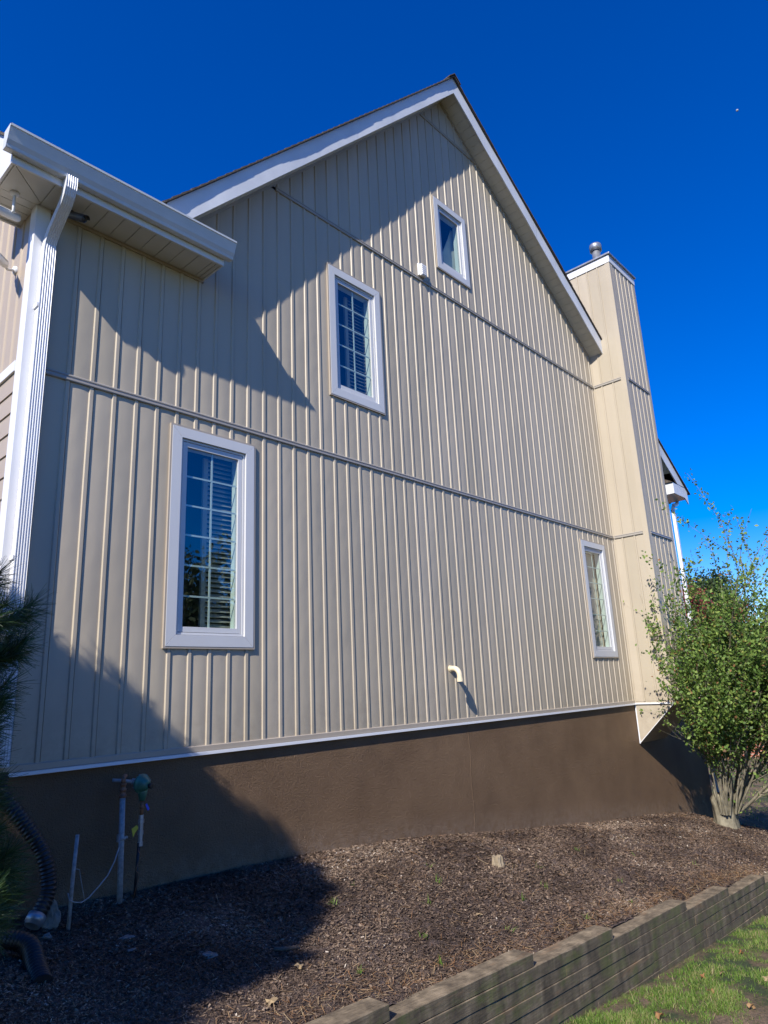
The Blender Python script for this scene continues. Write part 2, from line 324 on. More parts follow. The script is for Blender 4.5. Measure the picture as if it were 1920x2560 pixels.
def grid_obj(name, xs, ys, fz, mat, hole=None):
    X, Y = np.meshgrid(xs, ys, indexing='ij'); Z = fz(X, Y); V = np.stack([X, Y, Z], -1).reshape(-1, 3)
    nx, ny = len(xs), len(ys); i, j = np.meshgrid(np.arange(nx-1), np.arange(ny-1), indexing='ij')
    a = (i*ny+j).ravel(); F = np.stack([a, a+ny, a+ny+1, a+1], 1)
    return np_mesh(name, V, F, mat, smooth=True)
xs = np.concatenate([[-1500, -400, -100], np.arange(-30, 40, 0.7), [60, 100, 200, 500, 2000]]); ys = np.concatenate([[-1500, -400, -100, -40], np.arange(-20, 30, 0.7), [60, 200, 500, 2000]])
def far_z(x, y): return lawn_z(x, y)
tag(grid_obj('lawn', xs, ys, far_z, m_lawn), kind='structure')
xs = np.arange(-6, 13.2, 0.06); ys = np.linspace(-2.27, 0.10, 50)
def bz2(x, y):
    z = bed_z(x, y); r = rng.normal(0, 0.006, z.shape)
    drop = np.clip(x-12.0, 0, 2)**2*0.35
    return z+r-drop
tag(grid_obj('mulch_bed', xs, ys, bz2, m_soil), kind='structure')

# ------------------------------------------------------------------ HOUSE
S = 0.2032
house = empty('house', (0, 0, 0))
tag(house, 'two-storey beige board-and-batten house with brown foundation and white-trimmed gable', 'house')
def frame(o, s, n):
    o, s, n = Vector(o), Vector(s), Vector(n)
    return lambda a, d, z: tuple(o + s*a + n*d + Vector((0, 0, z)))
FW = frame((0, 0, 0), (1, 0, 0), (0, -1, 0))        # long front wall
BAT = [(0.000, 0.0), (0.0075, 0.0125), (0.036, 0.0125), (0.0365, -0.030), (0.0450, -0.030), (0.0455, 0.0)]  # deep slot added right of the batten to blacken its shadow line
def panel(F, s0, sa, sb, zlo, ztop, zones, parent, mat, sp=S, bow=0.0042, ph=0):
    """one vertical board with its batten; zones(s)-> list of (z0,z1)"""
    segs = []
    bp = [(s0+a, d) for a, d in BAT]
    w = sp-BAT[-1][0]
    board = [(s0+BAT[-1][0]+w*t, bow*4*t*(1-t)+0.0003) for t in np.linspace(0, 1, 8)]
    def emit(mb, pts, smooth):
        cuts = sorted({p[0] for p in pts} | {c for c in CUTS if pts[0][0] < c < pts[-1][0]} | {sa if pts[0][0] < sa < pts[-1][0] else pts[0][0], sb if pts[0][0] < sb < pts[-1][0] else pts[-1][0]})
        X = [p[0] for p in pts]; Dd = [p[1] for p in pts]
        prev = {}
        for a, b in zip(cuts[:-1], cuts[1:]):
            if b <= sa+1e-6 or a >= sb-1e-6 or b-a < 1e-5: continue
            mid = (a+b)/2; da, db = np.interp(a, X, Dd), np.interp(b, X, Dd); cur = {}
            for zi, (z0, z1) in enumerate(zones(mid)):
                ta, tb = min(z1, ztop(a)), min(z1, ztop(b))
                if max(ta, tb) <= z0+0.005: continue
                ta, tb = max(ta, z0), max(tb, z0)
                p = F(a, da, z0), F(b, db, z0), F(b, db, tb), F(a, da, ta)
                key = (round(z0, 3), round(z1, 3))
                if smooth and key in prev:
                    l0, l1 = prev[key]; n = mb.vs([p[1], p[2]]); mb.face((l0, n, n+1, l1), True); cur[key] = (n, n+1)
                else:
                    n = mb.vs(p); mb.face((n, n+1, n+2, n+3), smooth); cur[key] = (n+1, n+2)
            prev = cur
    zs = zones(s0+sp/2); full = len(zs) > 1 and all(len(zones(s)) > 1 for s in np.linspace(max(s0, sa)+0.004, min(s0+sp, sb)-0.004, 7))
    groups = [[z] for z in zs] if full else [None]
    for g in groups:
        mb = MB(); mb.keep = True
        if g is not None:
            z_sel = g[0]; zo = zones; zones2 = lambda s, z_sel=z_sel: [z for z in zo(s) if abs((z[0]+z[1])/2-(z_sel[0]+z_sel[1])/2) < 0.6 and (abs(z[0]-z_sel[0]) < 1e-3 or abs(z[1]-z_sel[1]) < 1e-3)]
        else: zones2 = zones
        zones_, = (zones2,)
        saved = zones; zones = zones_
        for q in range(5): emit(mb, [bp[q], bp[q+1]], False)
        emit(mb, board, True)
        zones = saved
        if mb.f: mb.build('siding_panel', mat, parent)
CUTS = []
WIN = [(0.989, 1.912, 0.890, 2.921, 6), (3.029, 3.950, 3.860, 5.612, 5), (5.336, 6.169, 6.671, 7.946, 0), (9.014, 9.945, 0.823, 2.866, 6)]
for w in WIN: CUTS += [w[0]-0.018, w[1]+0.018]
AX, ZF = 5.76, 10.07; ML, MR = 1.055, 0.672
def rake(x): return ZF - (ML*(AX-x) if x < AX else MR*(x-AX))
def wall_top(s): return rake(s)+0.035 if s > 0.62 else 4.60
LEV = [(0.045, 3.095-0.02), (3.095+0.015, 6.255-0.02), (6.255+0.015, 9.433-0.02), (9.433+0.015, 99)]
def run_wall(F, sa, sb, i0, i1, levels, top, parent, mat, wins=(), sp=S, off=0.0):
    for lo, hi in levels:
        def zones(s, lo=lo, hi=hi):
            for a, b, c, d, _ in wins:
                if a-0.018 < s < b+0.018 and d+0.018 > lo and c-0.018 < hi:
                    return [(lo, c-0.016), (d+0.016, hi)]
            return [(lo, hi)]
        for i in range(i0, i1):
            s0 = off+i*sp
            if s0 >= sb or s0+sp <= sa: continue
            if max(top(max(s0, sa)), top(min(s0+sp, sb))) < lo+0.01: continue
            panel(F, s0, sa, sb, lo, top, zones, parent, mat, sp)
run_wall(FW, -0.235, 10.45, -2, 52, LEV, wall_top, house, m_siding, WIN)
run_wall(FW, 11.70, 13.66, 57, 68, LEV[:2], wall_top, house, m_siding)
# horizontal bands between the storeys
BP = [(0.0, -0.034), (0.020, -0.034), (0.0245, -0.026), (0.0235, -0.010), (0.0130, -0.006), (0.0125, 0.006), (0.0185, 0.010), (0.0180, 0.020), (0.010, 0.028), (0.0, 0.028)]
def band(F, s0, s1, z, parent, mat=m_band, prof=BP, name='siding_band', lab=None):
    mb = MB(); ends = []
    for s in (s0, s1): ends.append(mb.vs([F(s, d, z+h) for d, h in prof]))
    k = len(prof)
    for i in range(k-1): mb.face((ends[0]+i, ends[1]+i, ends[1]+i+1, ends[0]+i+1))
    mb.face(range(ends[0], ends[0]+k)); mb.face(range(ends[1]+k-1, ends[1]-1, -1))
    return mb.build(name, mat, parent, lab)
def band_run(s0, s1, z, step=3.66, off=0.0):
    s = s0; first = True; k = 0
    while s < s1-0.01:
        e = min(s1, s0-off+step*(k+1)); band(FW, s, e-0.001, z+(0.0012 if k % 2 else 0), house); s = e; k += 1
band_run(-0.24, 10.44, 3.095, off=2.6); band_run(2.22, 10.44, 6.255, off=1.0)
band(FW, 5.16, 6.70, 9.433, house); band(FW, 11.70, 13.64, 3.095, house)
# starter channel and white drip edge along the bottom
STP = [(0.0, 0.0), (0.016, 0.0), (0.018, 0.006), (0.018, 0.044), (0.012, 0.050), (0.0, 0.050)]
DRP = [(-0.02, -0.004), (0.020, -0.002), (0.030, -0.003), (0.031, -0.028), (0.028, -0.030), (0.026, -0.010), (-0.02, -0.010)]
for a, b in ((-0.235, 3.1), (3.1, 6.9), (6.9, 10.45), (11.70, 13.66)):
    band(FW, a, b-0.0015, 0.0, house, m_chan, STP, 'starter_channel'); band(FW, a, b-0.002, 0.0, house, m_white, DRP, 'drip_edge')
# foundation wall
mb = MB(); n = 60
mb.box(-0.325, 13.74, 0.012, 0.30, -3.6, -0.012)
mb.box(-0.325, 0.30, 0.30, 9.0, -3.6, -0.02); mb.box(13.45, 13.74, 0.30, 9.0, -3.6, -0.02)
mb.build('foundation_wall', m_stucco, house, 'brown stucco foundation under the siding')
mb = MB()
for i in range(14):     # trowelled vertical seam in the stucco
    z = -1.9+i*0.14; mb.tube([(5.30+0.01*math.sin(i*1.3)+0.012*i/14, 0.030, z), (5.30+0.01*math.sin((i+1)*1.3)+0.012*(i+1)/14, 0.030, z+0.14)], 0.0215, 12, cap=False)
mb.build('stucco_seam', m_stucco, house)

# ---- corner post
mb = MB(); mb.box(-0.352, -0.235, -0.014, 0.0, 0.03, 4.585); mb.box(-0.354, -0.340, 0.0, 0.105, 0.03, 4.585)
mb.build('corner_post', m_white, house, 'white corner post of the left corner', 0.003)
mb = MB(); mb.box(13.66, 13.765, -0.016, 0.0, -0.02, 4.50); mb.box(13.751, 13.765, 0.0, 0.10, -0.02, 4.5)
mb.build('corner_post', m_white, house, 'white corner post of the far right corner', 0.003)

# ---- left side wall (faces -x): lap boards, white band, vertical panels above
FL = frame((-0.34, 0, 0), (0, 1, 0), (-1, 0, 0))
ex = 0.1788
for i in range(17):
    z0 = 0.03+i*ex; mb = MB()
    mb.prism([(-0.338, 0.105, z0), (-0.353, 0.105, z0), (-0.341, 0.105, z0+ex), (-0.338, 0.105, z0+ex)], (0, 8.8, 0)); mb.build('lap_board', m_lap, house)
band(FL, 0.105, 8.9, 3.115, house, m_white, [(0, -0.045), (0.022, -0.045), (0.022, 0.045), (0.014, 0.050), (0, 0.050)], 'white_band', 'white band on the left side wall')
def ltop(s): return min(4.80+0.8*(s+0.36), 8.2)+0.0
for i in range(10):
    panel(FL, 0.06+i*S, 0.105, 3, 3.165, lambda s: min(5.10+0.8*s-0.12, 8.2), lambda s: [(3.165, 99)], house, m_lap, S)
mb = MB(); mb.prism([(-0.34, 2.09, 3.165), (-0.34, 8.9, 3.165), (-0.34, 8.9, 4.5), (-0.34, 4.4, 8.2), (-0.34, 3.9, 8.0), (-0.34, 2.09, 6.6)], (0.02, 0, 0)); mb.build('side_wall', m_lap, house)
mb = MB(); mb.prism([(13.74, 0.01, -0.02), (13.74, 9, -0.02), (13.74, 9, 4.6), (13.74, 0.01, 4.6)], (-0.03, 0, 0)); mb.build('side_wall', m_lap, house)
mb = MB(); mb.prism([(-0.34, 9, -0.02), (13.74, 9, -0.02), (13.74, 9, 4.5), (AX, 9, 9.9), (0.6, 9, 4.5), (-0.34, 9, 4.5)], (0, -0.03, 0)); mb.build('back_wall', m_lap, house)

# ---- main roof with rakes
YR = -0.30
def roof_slab(x0, z0, x1, z1, name='roof_slope'):
    """ragged courses of shingles between ridge point and eave point; z measured at shingle underside"""
    mb = MB(); n = int(math.hypot(x1-x0, z1-z0)/0.142)
    for i in range(n):
        a, b = i/n, (i+1)/n
        xa, za, xb, zb = x0+(x1-x0)*a, z0+(z1-z0)*a, x0+(x1-x0)*b, z0+(z1-z0)*b
        yo = YR-0.037-0.006*math.sin(xa*2.3+0.6)-0.002*math.sin(xa*5.9)-random.uniform(0, 0.003)
        poly = [(xa, yo, za+0.002), (xb, yo, zb+0.002), (xb, yo, zb+0.030), (xa, yo, za+0.018)]
        mb.prism(poly, (0, 9.6, 0))
    return mb.build(name, m_shingle, house)
ZR = 10.37
roof_slab(AX, ZR, 0.42, ZR-ML*(AX-0.42)); roof_slab(AX, ZR, 14.36, ZR-MR*(14.36-AX))
mb = MB(); mb.prism([(AX-0.16, YR-0.055, ZR-0.12), (AX, YR-0.055, ZR+0.045), (AX+0.16, YR-0.055, ZR-0.065), (AX+0.16, YR-0.055, ZR-0.045), (AX, YR-0.055, ZR+0.062), (AX-0.16, YR-0.055, ZR-0.10)], (0, 9.6, 0)); mb.build('ridge_cap', m_shingle, house)
def fascia_run(x0, x1, step):
    xs_ = [x0]; 
    while abs(xs_[-1]-x1) > step*1.3: xs_.append(xs_[-1]+(step if x1 > x0 else -step))
    xs_.append(x1)
    for k, (a, b) in enumerate(zip(xs_[:-1], xs_[1:])):
        y = YR-0.0015*(k % 2); bb = b-(0.002 if b > a else -0.002)
        mb = MB()
        cnt = 12; pts_b = []; pts_t = []
        for q in range(cnt+1):
            x = a+(bb-a)*q/cnt; wv = 0.004*math.sin(x*3.1)+0.003*math.sin(x*7.7+1)
            pts_b.append((x, y+wv, rake(x)-0.012)); pts_t.append((x, y-0.002+0.3*wv, rake(x)+0.297))
        for q in range(cnt):
            n = mb.vs([pts_b[q], pts_b[q+1], pts_t[q+1], pts_t[q]]); mb.face((n, n+1, n+2, n+3), True)
            mb.quad(pts_b[q], pts_b[q+1], (pts_b[q+1][0], y+0.02, pts_b[q+1][2]), (pts_b[q][0], y+0.02, pts_b[q][2]))
        mb.build('rake_board', m_wdirty, house)
fascia_run(AX, 0.68, 2.4); fascia_run(AX, 14.26, 2.4)
mb = MB(); mb.quad((13.4, -0.3, 4.90), (14.26, -0.3, 4.4), (14.26, 0.3, 4.4), (13.4, 0.3, 4.9)); 
# soffit boards, each with a recessed joint
def soffit_run(x0, x1, step, ya=YR+0.0, yb=0.0):
    s = 1 if x1 > x0 else -1; x = x0; m = ML if x1 < x0 else MR; dx = step/math.hypot(1, m)
    while (x-x1)*s < -0.01:
        e = x+s*dx; e = x1 if (e-x1)*s > 0 else e
        a, b = x+s*0.003, e-s*0.003; mid = (a+b)/2; mb = MB()
        for p, q in ((a, mid-s*0.0045), (mid+s*0.0045, b)):
            mb.prism([(p, ya+0.01, rake(p)+0.016), (q, ya+0.01, rake(q)+0.016), (q, ya+0.01, rake(q)+0.024), (p, ya+0.01, rake(p)+0.024)], (0, yb-ya, 0))
        mb.prism([(x, ya+0.01, rake(x)+0.022), (e, ya+0.01, rake(e)+0.022), (e, ya+0.01, rake(e)+0.030), (x, ya+0.01, rake(x)+0.030)], (0, yb-ya, 0))
        mb.build('soffit_panel', m_soffit, house); x = e
soffit_run(AX, 0.6, 0.30); soffit_run(AX, 10.45, 0.30); soffit_run(11.7, 13.4, 0.30)
for a, b in ((AX, 0.62), (AX, 10.45), (11.7, 13.4)):   # frieze channel where soffit meets siding
    mb = MB(); mb.prism([(a, -0.020, rake(a)-0.030), (b, -0.020, rake(b)-0.030), (b, -0.020, rake(b)+0.018), (a, -0.020, rake(a)+0.018)], (0, 0.019, 0)); mb.build('frieze_channel', m_chan, house)

# ---- right end: boxed return, gutter end, downspout
mb = MB(); mb.box(13.40, 14.26, -0.302, 0.30, 4.47, 4.73); mb.build('cornice_return', m_wdirty, house, 'white boxed cornice return at the far right eave', 0.004)
mb = MB(); mb.prism([(13.36, -0.31, 4.735), (13.36, 0.0, 4.735), (13.36, 0.0, 4.90)], (0.75, 0, 0)); mb.build('return_roof', m_shingle, house)
mb = MB(); mb.prism([(14.26, -0.30, 4.62), (14.34, -0.30, 4.62), (14.385, -0.30, 4.70), (14.39, -0.30, 4.76), (14.26, -0.30, 4.76)], (0, 9.2, 0)); mb.build('gutter', m_white, house)
def ribbed(mb, path, w, d, xc=None, axis='x', ribs=5):
    """rectangular ribbed downspout swept along path in the y-z plane (axis x) or x-z plane (axis y)"""
    cs = []
    m = ribs*4
    for i in range(m+1):
        t = i/m; a = -w/2+w*t; cs.append((a, d/2 - (0.0045 if (i//2) % 2 else 0)))
    cs += [(w/2, d/2-0.012), (w/2, -d/2), (-w/2, -d/2), (-w/2, d/2-0.012)]
    rings = []
    for i, p in enumerate(path):
        t = (Vector(path[min(i+1, len(path)-1)])-Vector(path[max(i-1, 0)])).normalized()
        if axis == 'x': side = Vector((1, 0, 0))
        else: side = Vector((0, 1, 0))
        nrm = t.cross(side)
        nrm = nrm.normalized()
        if (axis == 'x' and nrm.y > 0.001) or (axis == 'y' and nrm.x < -0.001): nrm = -nrm
        rings.append(mb.vs([Vector(p)+side*a+nrm*b for a, b in cs]))
    k = len(cs)
    for i in range(len(rings)-1):
        for j in range(k): j2 = (j+1) % k; mb.face((rings[i]+j, rings[i]+j2, rings[i+1]+j2, rings[i+1]+j))
    mb.face(range(rings[0], rings[0]+k)); mb.face(range(rings[-1]+k-1, rings[-1]-1, -1))
mb = MB(); mb.tube([(14.33, -0.02, 4.64), (14.33, -0.03, 4.52), (14.28, -0.03, 4.42), (14.15, -0.04, 4.37), (13.95, -0.06, 4.33), (13.86, -0.06, 4.22), (13.85, -0.06, 4.1)], 0.042, 8)
mb.box(13.81, 13.89, -0.10, -0.03, -2.3, 4.12); mb.build('downspout', m_white, house, 'white downspout at the far right corner', 0.006)

# ---- left block eave: soffit, fascia, gutter, roof, downspout
mb = MB(); mb.box(-0.66, 1.28, -0.374, -0.355, 4.572, 4.80); mb.build('eave_fascia', m_wdirty, house, bevel=0.002)
x = -0.33
while x < 1.26:
    e = min(x+0.30, 1.262); mb = MB()
    for p, q in ((x+0.003, (x+e)/2-0.005), ((x+e)/2+0.005, e-0.003)): mb.box(p, q, -0.355, 0.0, 4.585, 4.592)
    mb.box(x, e, -0.355, 0.0, 4.593, 4.600); mb.build('soffit_panel', m_soffit, house); x = e
mb = MB(); mb.box(1.262, 1.28, -0.355, 0.02, 4.578, 4.80); mb.build('eave_end_board', m_wdirty, house)
mb = MB(); mb.box(-0.235, 1.28, -0.022, -0.001, 4.553, 4.583); mb.build('frieze_channel', m_chan, house)
# corner + side return soffit, with its mitre joint
mb = MB(); mb.prism([(-0.645, -0.355, 4.585), (-0.336, -0.355, 4.585), (-0.336, -0.05, 4.585)], (0, 0, 0.008)); mb.prism([(-0.645, -0.345, 4.585), (-0.342, -0.045, 4.585), (-0.342, 0.0, 4.585), (-0.645, 0.0, 4.585)], (0, 0, 0.008))
mb.box(-0.66, -0.33, -0.36, 0.02, 4.594, 4.602); mb.build('corner_soffit', m_soffit, house)
for a in (0.0, 0.095, 0.19, 0.285):
    mb = MB(); mb.box(-0.645, -0.340, a+0.004, a+0.091, 4.585, 4.593); mb.box(-0.645, -0.34, a, a+0.095, 4.594, 4.60); mb.build('soffit_panel', m_soffit, house)
def lrake(y): return 4.80+0.8*(y+0.36)
mb = MB(); mb.prism([(-0.678, -0.374, 4.570), (-0.678, 0.38, 4.570), (-0.678, 0.38, lrake(0.38)-0.16), (-0.678, 4.2, lrake(4.2)-0.16), (-0.678, 4.2, lrake(4.2)-0.02), (-0.678, -0.374, 4.79)], (0.018, 0, 0))
mb.box(-0.66, -0.34, 0.38, 0.40, 4.57, 5.25); mb.build('rake_board', m_white, house, 'white rake and boxed return of the left gable')
mb = MB(); mb.prism([(-0.66, 0.40, lrake(0.40)-0.14), (-0.66, 4.2, lrake(4.2)-0.14), (-0.66, 4.2, lrake(4.2)-0.12), (-0.66, 0.40, lrake(0.40)-0.12)], (0.33, 0, 0)); mb.build('rake_soffit', m_soffit, house)
mb = MB(); n = 30
for i in range(n):
    ya, yb = -0.40+4.6*i/n, -0.40+4.6*(i+1)/n; xo = -0.70-random.uniform(0, 0.015)
    mb.prism([(xo, ya, lrake(ya)+0.03), (xo, yb, lrake(yb)+0.018), (xo, yb, lrake(yb)), (xo, ya, lrake(ya))], (1.30-xo if yb < 0.9 else 1.28-xo+1.24*(yb-0.9)*0.75, 0, 0))
mb.prism([(-0.70, 4.2, lrake(4.2)), (-0.70, 9.2, 4.5), (-0.70, 9.2, 4.47), (-0.7, 4.2, lrake(4.2)-0.03)], (3, 0, 0))
mb.build('roof_slope', m_shingle, house)
GP = [(-0.374, 4.795), (-0.374, 4.640), (-0.436, 4.634), (-0.441, 4.640), (-0.447, 4.662), (-0.466, 4.694), (-0.478, 4.728), (-0.500, 4.786), (-0.508, 4.790), (-0.510, 4.808), (-0.490, 4.808), (-0.488, 4.78)]
mb = MB(); n = len(GP); a = mb.vs([(-0.745, y, z) for y, z in GP]); b = mb.vs([(1.335, y, z) for y, z in GP])
for i in range(n-1): mb.face((a+i, a+i+1, b+i+1, b+i))
mb.quad((-0.745, -0.374, 4.75), (1.335, -0.374, 4.75), (1.335, -0.484, 4.75), (-0.745, -0.484, 4.75))
m_gut = simple('gutter_grey_white', (0.60, 0.62, 0.63), 0.35, 0.06, 4, bmp=0.15, bscale=10, bdist=0.003)
gut = mb.build('gutter', m_gut, house, 'grey-white eave gutter above the left corner')
for xx in (-0.747, 1.337):
    mb = MB(); mb.prism([(xx-0.002, y, z) for y, z in GP[:9]]+[(xx-0.002, -0.498, 4.808), (xx-0.002, -0.374, 4.808)], (0.004, 0, 0)); mb.build('gutter_end_cap', m_gut, gut)
mb = MB()
path = [(-0.245, -0.420, 4.655), (-0.245, -0.424, 4.60), (-0.245, -0.420, 4.55), (-0.243, -0.395, 4.50), (-0.240, -0.350, 4.455), (-0.240, -0.25, 4.385), (-0.240, -0.15, 4.315), (-0.240, -0.095, 4.265), (-0.240, -0.062, 4.21), (-0.240, -0.056, 4.15)]
ribbed(mb, path, 0.088, 0.070); d1 = mb.build('downspout', m_white, house, 'white ribbed downspout on the left corner post')
mb = MB(); ribbed(mb, [(-0.240, -0.054, 4.19), (-0.240, -0.054, 2.2), (-0.240, -0.054, 0.045)], 0.094, 0.076); mb.build('spout_pipe', m_white, d1)
for z in (3.6, 1.5):
    mb = MB(); mb.box(-0.300, -0.288, -0.09, -0.012, z, z+0.03); mb.build('spout_strap', m_white, d1)

# ---- windows
def window(x0, x1, z0, z1, rows, label):
    w = empty('window', (x0, 0, z0), house); w['label'] = label
    D = -0.030; t = 0.100
    # tan receiving channel round the casing
    mb = MB(); c = 0.018
    for a, b, cc, d in ((x0-c, x0, z0-c, z1+c), (x1, x1+c, z0-c, z1+c), (x0, x1, z0-c, z0), (x0, x1, z1, z1+c)): mb.box(a, b, -0.027, 0.002, cc, d)
    mb.build('surround_channel', m_chan, w)
    # mitred casing boards
    g = 0.0006
    P = [((x0, z0), (x1, z0), (x1-t, z0+t), (x0+t, z0+t)), ((x1, z0), (x1, z1), (x1-t, z1-t), (x1-t, z0+t)), ((x1, z1), (x0, z1), (x0+t, z1-t), (x1-t, z1-t)), ((x0, z1), (x0, z0), (x0+t, z0+t), (x0+t, z1-t))]
    for q in P:
        cx_, cz_ = sum(p[0] for p in q)/4, sum(p[1] for p in q)/4
        mb = MB(); mb.prism([(p[0]+(cx_-p[0])*g*4, D, p[1]+(cz_-p[1])*g*2) for p in q], (0, 0.05, 0)); mb.build('casing_board', m_frame, w, bevel=0.0012)
    def ring(name, a, wd, y0, y1, mat):
        mb = MB(); X0, X1, Z0, Z1 = x0+a, x1-a, z0+a, z1-a
        mb.box(X0, X0+wd, y0, y1, Z0, Z1); mb.box(X1-wd, X1, y0, y1, Z0, Z1); mb.box(X0+wd, X1-wd, y0, y1, Z0, Z0+wd); mb.box(X0+wd, X1-wd, y0, y1, Z1-wd, Z1)
        return mb.build(name, mat, w, bevel=0.0015)
    ring('window_frame', t+0.004, 0.020, -0.008, 0.05, m_frame)
    ring('sash', t+0.028, 0.047, -0.002, 0.045, m_frame)
    a = t+0.070; X0, X1, Z0, Z1 = x0+a, x1-a, z0+a, z1-a
    mb = MB(); mb.keep = True; mb.quad((X0, 0.014, Z0), (X1, 0.014, Z0), (X1, 0.014, Z1), (X0, 0.014, Z1)); mb.build('pane', m_glass, w)
    if rows:
        mb = MB(); mb.box((X0+X1)/2-0.009, (X0+X1)/2+0.009, 0.024, 0.031, Z0, Z1); mb.build('muntin', m_muntin, w)
        for k in range(1, rows):
            z = Z0+(Z1-Z0)*k/rows; mb = MB(); mb.box(X0, (X0+X1)/2-0.009, 0.024, 0.031, z-0.008, z+0.008); mb.box((X0+X1)/2+0.009, X1, 0.024, 0.031, z-0.008, z+0.008); mb.build('muntin', m_muntin, w)
    mb = MB(); mb.box(X0-0.02, X0, 0.045, 0.11, Z0-0.02, Z1+0.02); mb.box(X1, X1+0.02, 0.045, 0.11, Z0-0.02, Z1+0.02); mb.box(X0, X1, 0.045, 0.11, Z0-0.02, Z0); mb.box(X0, X1, 0.045, 0.11, Z1, Z1+0.02); mb.build('jamb_liner', m_muntin, w)
    mb = MB()      # dim room behind
    R0, R1, Q0, Q1, YB = X0-0.5, X1+0.9, Z0-0.4, Z1+0.3, 1.6
    mb.quad((R0, YB, Q0), (R1, YB, Q0), (R1, YB, Q1), (R0, YB, Q1)); mb.quad((R0, 0.16, Q0), (R0, YB, Q0), (R0, YB, Q1), (R0, 0.16, Q1)); mb.quad((R1, 0.16, Q0), (R1, YB, Q0), (R1, YB, Q1), (R1, 0.16, Q1))
    mb.quad((R0, 0.16, Q0), (R1, 0.16, Q0), (R1, YB, Q0), (R0, YB, Q0)); mb.quad((R0, 0.16, Q1), (R1, 0.16, Q1), (R1, YB, Q1), (R0, YB, Q1)); mb.build('room_shell', m_room, w)
    return w, X0, X1, Z0, Z1
LW = ['large ground-floor window nearest the left corner', 'middle-height window of the upper floor', 'small attic window without muntins below the rake', 'ground-floor window beside the chimney']
for k, q in enumerate(WIN):
    w, X0, X1, Z0, Z1 = window(*q, LW[k])
    if k in (0, 1):
        mb = MB(); xs0, xs1 = X0+(X1-X0)*0.50, X1+0.10
        mb.box(xs0, xs0+0.05, 0.17, 0.20, Z0, Z1); mb.box(xs1-0.05, xs1, 0.17, 0.20, Z0, Z1)
        z = Z0+0.03
        while z < Z1-0.02:
            mb.prism([(xs0+0.05, 0.165, z), (xs0+0.05, 0.205, z+0.034), (xs0+0.05, 0.209, z+0.029), (xs0+0.05, 0.169, z-0.005)], (xs1-xs0-0.10, 0, 0)); z += 0.048
        mb.build('louvred_shutter', m_shutter, w)
    if k == 2:
        mb = MB(); mb.prism([(X1-0.17, 0.20, Z0), (X1+0.2, 0.12, Z0), (X1+0.2, 0.12, Z1), (X1+0.02, 0.16, Z1), (X1-0.05, 0.18, Z0+0.75), (X1-0.20, 0.20, Z0+0.42)], (0.0, 0.01, 0)); mb.build('curtain', m_curtain, w)
    if k == 3:
        mb = MB()
        for j in range(9): x = X0+0.0+j*0.075; mb.prism([(x, 0.17, Z0), (x+0.03, 0.20, Z0), (x+0.075, 0.17, Z0), (x+0.075, 0.175, Z0), (x+0.03, 0.205, Z0), (x, 0.175, Z0)], (0, 0, Z1-Z0))
        mb.build('curtain', simple('beige_curtain', (0.62, 0.52, 0.42), 0.8, 0.08, 5), w)

# ---- chimney chase
ch = empty('chimney', (10.45, 0, 0), house); ch['label'] = 'beige sided chimney chase with white top trim'
CY = -0.69; CX0, CX1 = 10.45, 11.70; CT = 8.87
FC = frame((10.45, 0, 0), (0, -1, 0), (-1, 0, 0)); FF = frame((10.45, CY, 0), (1, 0, 0), (0, -1, 0))
LC = [(0.03, 3.075), (3.110, 6.235), (6.270, CT)]
for lo, hi in LC:
    for i in range(4): panel(FC, -0.30+0.235*i, -0.22, 0.60, lo, lambda s: 99, lambda s, lo=lo, hi=hi: [(lo, hi)], ch, m_siding, 0.235, 0.002)
    for i in range(6): panel(FF, 0.095+i*0.2, 0.10, 1.15, lo, lambda s: 99, lambda s, lo=lo, hi=hi: [(lo, hi)], ch, m_siding, 0.2, 0.004)
mb = MB(); mb.box(CX0-0.012, CX0, CY-0.012, CY+0.09, 0.0, CT); mb.box(CX0, CX0+0.10, CY-0.012, CY, 0.0, CT); mb.build('corner_post', m_siding, ch)
mb = MB(); mb.box(CX1-0.10, CX1+0.012, CY-0.012, CY, 0.0, CT); mb.box(CX1, CX1+0.012, CY, 0.22, 0.0, CT); mb.build('corner_post', m_siding, ch)
mb = MB(); mb.box(CX0-0.010, CX0, -0.035, 0.0, 0.0, 7.0); mb.build('corner_post', m_siding, ch)
mb = MB(); mb.box(CX0+0.004, CX1-0.004, CY+0.002, 0.22, 0.0, CT+0.1); mb.build('chase_core', m_siding, ch)
for z in (3.095, 6.255):
    band(FC, 0.036, 0.60, z, ch); band(FF, 0.10, 1.15, z, ch)
mb = MB(); mb.box(CX0-0.022, CX1+0.022, CY-0.022, 0.24, CT, CT+0.17); mb.build('frieze_board', m_white, ch, bevel=0.003)
mb = MB(); mb.box(CX0-0.055, CX1+0.055, CY-0.055, 0.27, CT+0.17, CT+0.205); mb.build('chimney_cap', m_galv, ch, bevel=0.003)
mb = MB(); fx, fy = 11.0, -0.24
mb.lathe((fx, fy, CT+0.20), (0, 0, 1), [(0, 0.14), (0.03, 0.13), (0.06, 0.088), (0.66, 0.088)], 20)
flue = mb.build('flue_pipe', m_galv, ch)
mb = MB(); mb.lathe((fx, fy, CT+0.20), (0, 0, 1), [(0.56, 0.09), (0.57, 0.128), (0.68, 0.134), (0.72, 0.122), (0.745, 0.08), (0.755, 0.01)], 22); mb.build('flue_cap', m_galv, flue)
